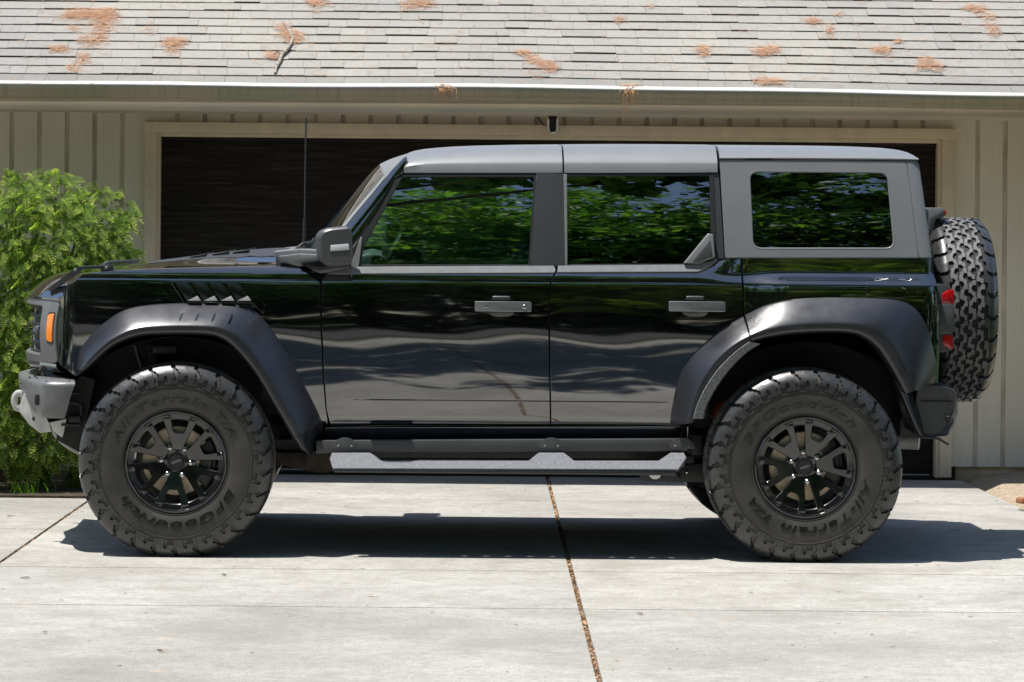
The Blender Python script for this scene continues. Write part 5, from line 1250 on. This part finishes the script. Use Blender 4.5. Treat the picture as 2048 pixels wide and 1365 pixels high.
# ------------------------------------------------------------------ wheels
prof = [(.368, .0012), (.380, .0026), (.392, .0045), (.405, .008), (.420, .015), (.434, .025), (.446, .036), (.454, .050), (.4565, .075), (.4580, .115), (.4583, .1575)]
prof = prof+[(r, .315-y) for r, y in prof[-2::-1]]
cum = [0.]
for a, b in zip(prof, prof[1:]): cum.append(cum[-1]+sqrt((a[0]-b[0])**2+(a[1]-b[1])**2))
SLEN = cum[-1]; SMID = SLEN/2
def surf(s):
    s = max(0, min(SLEN-1e-6, s))
    for i in range(len(cum)-1):
        if s <= cum[i+1]:
            t = (s-cum[i])/(cum[i+1]-cum[i]); a, b = prof[i], prof[i+1]; return a[0]+(b[0]-a[0])*t, a[1]+(b[1]-a[1])*t
    return prof[-1]
def snorm(s):
    a, b = surf(s-.006), surf(s+.006); tr, ty = b[0]-a[0], b[1]-a[1]; l = sqrt(tr*tr+ty*ty); return ty/l, -tr/l
NP = 52; PITCH = 2*pi/NP
def strip(mb, ss, al, ar, a0, h, taper=.0016, mi=1):
    rows = []
    m_ = len(ss)
    for k, s in enumerate(ss):
        r, y = surf(s); nr, ny = snorm(s); hh = h(s) if callable(h) else h
        L, R_ = a0+al(s)/.458, a0+ar(s)/.458; tp = taper/.458
        def pt(a, e): return ((r+nr*e)*cos(a), y+ny*e, (r+nr*e)*sin(a))
        rows.append([pt(L, -.004), pt(L+tp, hh), pt(R_-tp, hh), pt(R_, -.004)])
    b = len(mb.v); mb.grid(rows, mi=mi)
    mb.f.append([b, b+1, b+2, b+3]); mb.mi.append(mi); e = b+(m_-1)*4; mb.f.append([e+3, e+2, e+1, e]); mb.mi.append(mi)
tw = MB()
full = [(.228, .045), (.232, .032), (.245, .020), (.262, .010), (.285, .003), (.31, -.001), (.335, -.002), (.356, .0)]
body = full+[(r, y) for r, y in prof]+[(r, .315-y) for r, y in full[::-1]]
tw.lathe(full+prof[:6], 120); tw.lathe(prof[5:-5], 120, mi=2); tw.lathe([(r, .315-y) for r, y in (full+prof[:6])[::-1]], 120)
for rr_, y_ in ((.252, .0145), (.3615, .0005)):                        # rings moulded in the sidewall
    tw.lathe([(rr_-.004, y_+.002), (rr_-.002, y_-.003), (rr_+.002, y_-.003), (rr_+.004, y_+.002)], 120)
jr = random.Random(21)
for i in range(NP):
    a0 = i*PITCH; odd = i % 2
    for sd in (0, 1):
        sg = (lambda s: s) if sd == 0 else (lambda s: SLEN-s)
        jo = jr.uniform(-.002, .002)
        # shoulder lug, long and short in turn, with a stepped edge down the sidewall
        s0 = .0 if odd else .024; s1 = SMID-.091+(.010 if odd else -.004)
        ss = [s0+(s1-s0)*k/18 for k in range(19)]
        zg = lambda s: .010*tanh((s-.040)/.003)*(1 if odd else -1)*.6+.007*tanh((s-.074)/.003)-.006*tanh((s-.112)/.004)
        wL = lambda s: -.0248+zg(s)+(.012 if (odd and s < .036) else 0)
        wR = lambda s: .0235+zg(s)-(.010 if (not odd and s < .056) else 0)
        hh = lambda s: .0055+.0055*sstep(0, .05, s)
        strip(tw, [sg(s) for s in ss], lambda s: wL(sg(s)) if sd == 0 else wL(SLEN-s), lambda s: wR(sg(s)) if sd == 0 else wR(SLEN-s), a0+jo, (lambda s: hh(s if sd == 0 else SLEN-s)))
        # small sidewall biter between lugs
        sb0, sb1 = .0, (.016 if odd else .034)
        strip(tw, [sg(sb0+(sb1-sb0)*k/3) for k in range(4)], lambda s: -.012, lambda s: .010, a0+PITCH*.5+jo, .0045)
NC2 = 66; PC = 2*pi/NC2
cols = [(-.0680, .0360, 0), (-.0255, .0385, .5), (.0170, .0385, .1), (.0600, .0380, .6)]
for i in range(NC2):
    for j, (c0, wdt, ph) in enumerate(cols):
        odd = (i+j) % 2; cc = SMID+c0+wdt*.5-.010
        l0, l1 = cc-wdt*.5+(.000 if odd else .004)+jr.uniform(-.001, .001), cc+wdt*.5-(.000 if not odd else .004)+jr.uniform(-.001, .001)
        am = (.0115 if odd else -.0075)*jr.uniform(.7, 1.25); tl3 = jr.uniform(-.22, .22); wj = jr.uniform(-.0018, .0018)
        z3 = lambda s: am*tanh((s-cc)/.0035)+tl3*(s-cc)
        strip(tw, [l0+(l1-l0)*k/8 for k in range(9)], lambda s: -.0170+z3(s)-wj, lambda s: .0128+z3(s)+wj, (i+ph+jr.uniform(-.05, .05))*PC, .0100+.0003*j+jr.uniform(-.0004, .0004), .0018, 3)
tyre_me = tw.mesh('tyre', sharp=38)
lm = MB()
def ring_text(body, mid, span, r0, size, sh, bold):
    v, f_ = text_mesh(body, size, sh, 1., bold)
    x0, x1 = min(p[0] for p in v), max(p[0] for p in v); rm = r0+size*.35
    k = span*rm/(x1-x0); cx_ = (x0+x1)/2
    bm = bmesh.new(); vv = [bm.verts.new((p[0], p[1], 0)) for p in v]
    for q in f_:
        try: bm.faces.new([vv[i] for i in q])
        except ValueError: pass
    ex = bmesh.ops.extrude_face_region(bm, geom=bm.faces[:])
    for e in ex['geom']:
        if isinstance(e, bmesh.types.BMVert): e.co.z = 1
    bm.verts.index_update(); bm.faces.ensure_lookup_table()
    out = []
    for q in bm.verts:
        a = mid-(q.co.x-cx_)*k/rm; r = r0+q.co.y
        y = interp(r, [(p[0], p[1]) for p in full])
        out.append((r*cos(a), y-(.0032 if q.co.z > .5 else -.002), r*sin(a)))
    lm.add(out, [[q.index for q in f2.verts] for f2 in bm.faces]); bm.free()
lm = MB(); ring_text('All-Terrain', radians(108.5), radians(103), .287, .060, .22, .0); letter_me3 = lm.mesh('raised_lettering', smooth=False); lm = MB(); ring_text('T/A', radians(33), radians(26), .287, .060, .22, .0)
letter_me = lm.mesh('raised_lettering', smooth=False); lm = MB(); ring_text('BFGoodrich', radians(270), radians(120), .287, .063, .22, .0)

letter_me2 = lm.mesh('raised_lettering', smooth=False)
# rim
R = .247
rw = MB()
rw.lathe([(.226, .045), (.243, .030), (.2475, .022), (.2465, .014), (.241, .011), (.236, .014), (.232, .022), (.209, .024), (.205, .028), (.203, .05), (.198, .07), (.196, .20), (.205, .27)], 96)
for k in range(6):
    a = radians(85+60*k)
    pts = [(-.10, .22), (-.145, .37), (-.20, .50), (-.345, .83), (-.335, .885), (-.20, .90), (-.17, .80), (-.115, .61), (-.075, .56), (.075, .56), (.115, .61), (.17, .80), (.20, .90), (.335, .885), (.345, .83), (.20, .50), (.145, .37), (.10, .22)]
    bm = bmesh.new(); fv = []; bv = []
    for u, r in pts:
        u *= R; r *= R; x = u*sin(a)+r*cos(a); z = -u*cos(a)+r*sin(a); rr_ = sqrt(x*x+z*z)
        yf = interp(rr_/R, [(.2, .050), (.42, .042), (.6, .030), (.9, .020)])
        fv.append(bm.verts.new((x, yf, z))); bv.append(bm.verts.new((x, yf+.036, z)))
    n = len(pts); f1 = bm.faces.new(fv); bm.faces.new(bv[::-1])
    for i in range(n): bm.faces.new((fv[(i+1) % n], fv[i], bv[i], bv[(i+1) % n]))
    bmesh.ops.recalc_face_normals(bm, faces=bm.faces)
    ed = [e for e in f1.edges]
    bmesh.ops.bevel(bm, geom=ed, offset=.003, segments=1, affect='EDGES')
    rw.bm(bm)
    # pad joining the prong tips to the ring
    for ds in (-1, 1):
        aa = a+ds*radians(17); rw.box((R*.875*cos(aa), .030, R*.875*sin(aa)), (.030, .018, .038), .003, rot=Matrix.Rotation(-aa, 3, 'Y'))
    aa = a+radians(30); rw.box((R*.27*cos(aa), .062, R*.27*sin(aa)), (.055, .02, .042), .008, rot=Matrix.Rotation(-aa, 3, 'Y'))
rw.lathe([(.0, .055), (.052, .055), (.058, .060), (.088, .066), (.094, .085), (.09, .13)], 48)
rw.lathe([(.036, .056), (.038, .046), (.044, .046), (.047, .056)], 40)
rim_me = rw.mesh('rim', sharp=24)
cm = MB(); cm.lathe([(0, .044), (.033, .044), (.0365, .048), (.037, .056)], 36); cap_me = cm.mesh('centre_cap')
cb = MB(); cb.box((0, .0435, 0), (.046, .004, .011), .001, rot=Matrix.Rotation(radians(-20), 3, 'Y')); bar_me = cb.mesh('cap_bar')
nm2 = MB(); nm2.lathe([(0, .022), (.007, .023), (.0125, .029), (.0135, .038), (.0135, .052), (.0185, .053), (.020, .060)], 6*3); nut_me = nm2.mesh('lug_nut', sharp=30)
dm = MB(); dm.lathe([(.085, .098), (.09, .088), (.164, .088), (.168, .092), (.168, .11), (.09, .11)], 64); disc_me = dm.mesh('brake_disc')
km = MB(); km.prism([(.172*cos(a)*1.12, .085, .172*sin(a)*1.12) for a in [radians(-38+76*k/8) for k in range(9)]]+[(.11*cos(a), .085, .11*sin(a)) for a in [radians(38-76*k/8) for k in range(9)]], (0, .07, 0), .006); km.box((.15, .082, 0), (.05, .02, .09), .008); km.tube([(.16, .075, -.05), (.16, .075, .05)], .014, 8); cal_me = km.mesh('brake_caliper')
hubm = MB(); hubm.lathe([(.0, .10), (.075, .10), (.08, .115), (.08, .25), (.04, .3)], 32); hub_me = hubm.mesh('hub')
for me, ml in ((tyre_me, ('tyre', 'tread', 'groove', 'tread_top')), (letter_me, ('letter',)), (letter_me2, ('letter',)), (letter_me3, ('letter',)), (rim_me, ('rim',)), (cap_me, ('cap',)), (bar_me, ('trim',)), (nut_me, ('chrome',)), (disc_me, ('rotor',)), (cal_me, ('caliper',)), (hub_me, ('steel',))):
    for k in ml: me.materials.append(mats[k])
def child(name, me, par, loc=(0, 0, 0), ry=0.):
    o = bpy.data.objects.new(name, me); COL.objects.link(o); o.parent = par; o.location = loc; o.rotation_euler = (0, ry, 0); return o
def wheel(name, loc, tyre_deg, rim_deg, rz=0., near=True, cal=0.):
    w_ = empty(name, loc, suv)
    w_.rotation_euler = (0, 0, rz)
    child('tyre', tyre_me, w_, ry=-radians(tyre_deg)).scale = (1.022, 1, 1.022); child('raised_lettering', letter_me, w_, ry=-radians(tyre_deg)); child('raised_lettering', letter_me2, w_, ry=-radians(tyre_deg)); child('raised_lettering', letter_me3, w_, ry=-radians(tyre_deg))
    child('rim', rim_me, w_, ry=-radians(rim_deg)); child('centre_cap', cap_me, w_, ry=-radians(rim_deg)); child('cap_bar', bar_me, w_)
    for k in range(6):
        a = radians(55+60*k+rim_deg); child('lug_nut', nut_me, w_, (.072*cos(a), 0, .072*sin(a)))
    if name != 'spare_wheel':
        child('brake_disc', disc_me, w_); child('brake_caliper', cal_me, w_, ry=-radians(cal)); child('hub', hub_me, w_)
XF, XRR = P(351, 927, 0).x, P(1612, 938, 0).x
wheel('front_wheel', (XF, 0, .463), 4, 0, cal=-5); wheel('rear_wheel', (XRR, 0, .463), 190, -16.4, cal=5)
wheel('front_wheel', (XF, 2*YC, .463), 30, 10, pi); wheel('rear_wheel', (XRR, 2*YC, .463), 100, 25, pi)
sx = P(1935, 620, YC)
wheel('spare_wheel', (3.058, YC+.02, sx.z), 40, 0, pi/2)
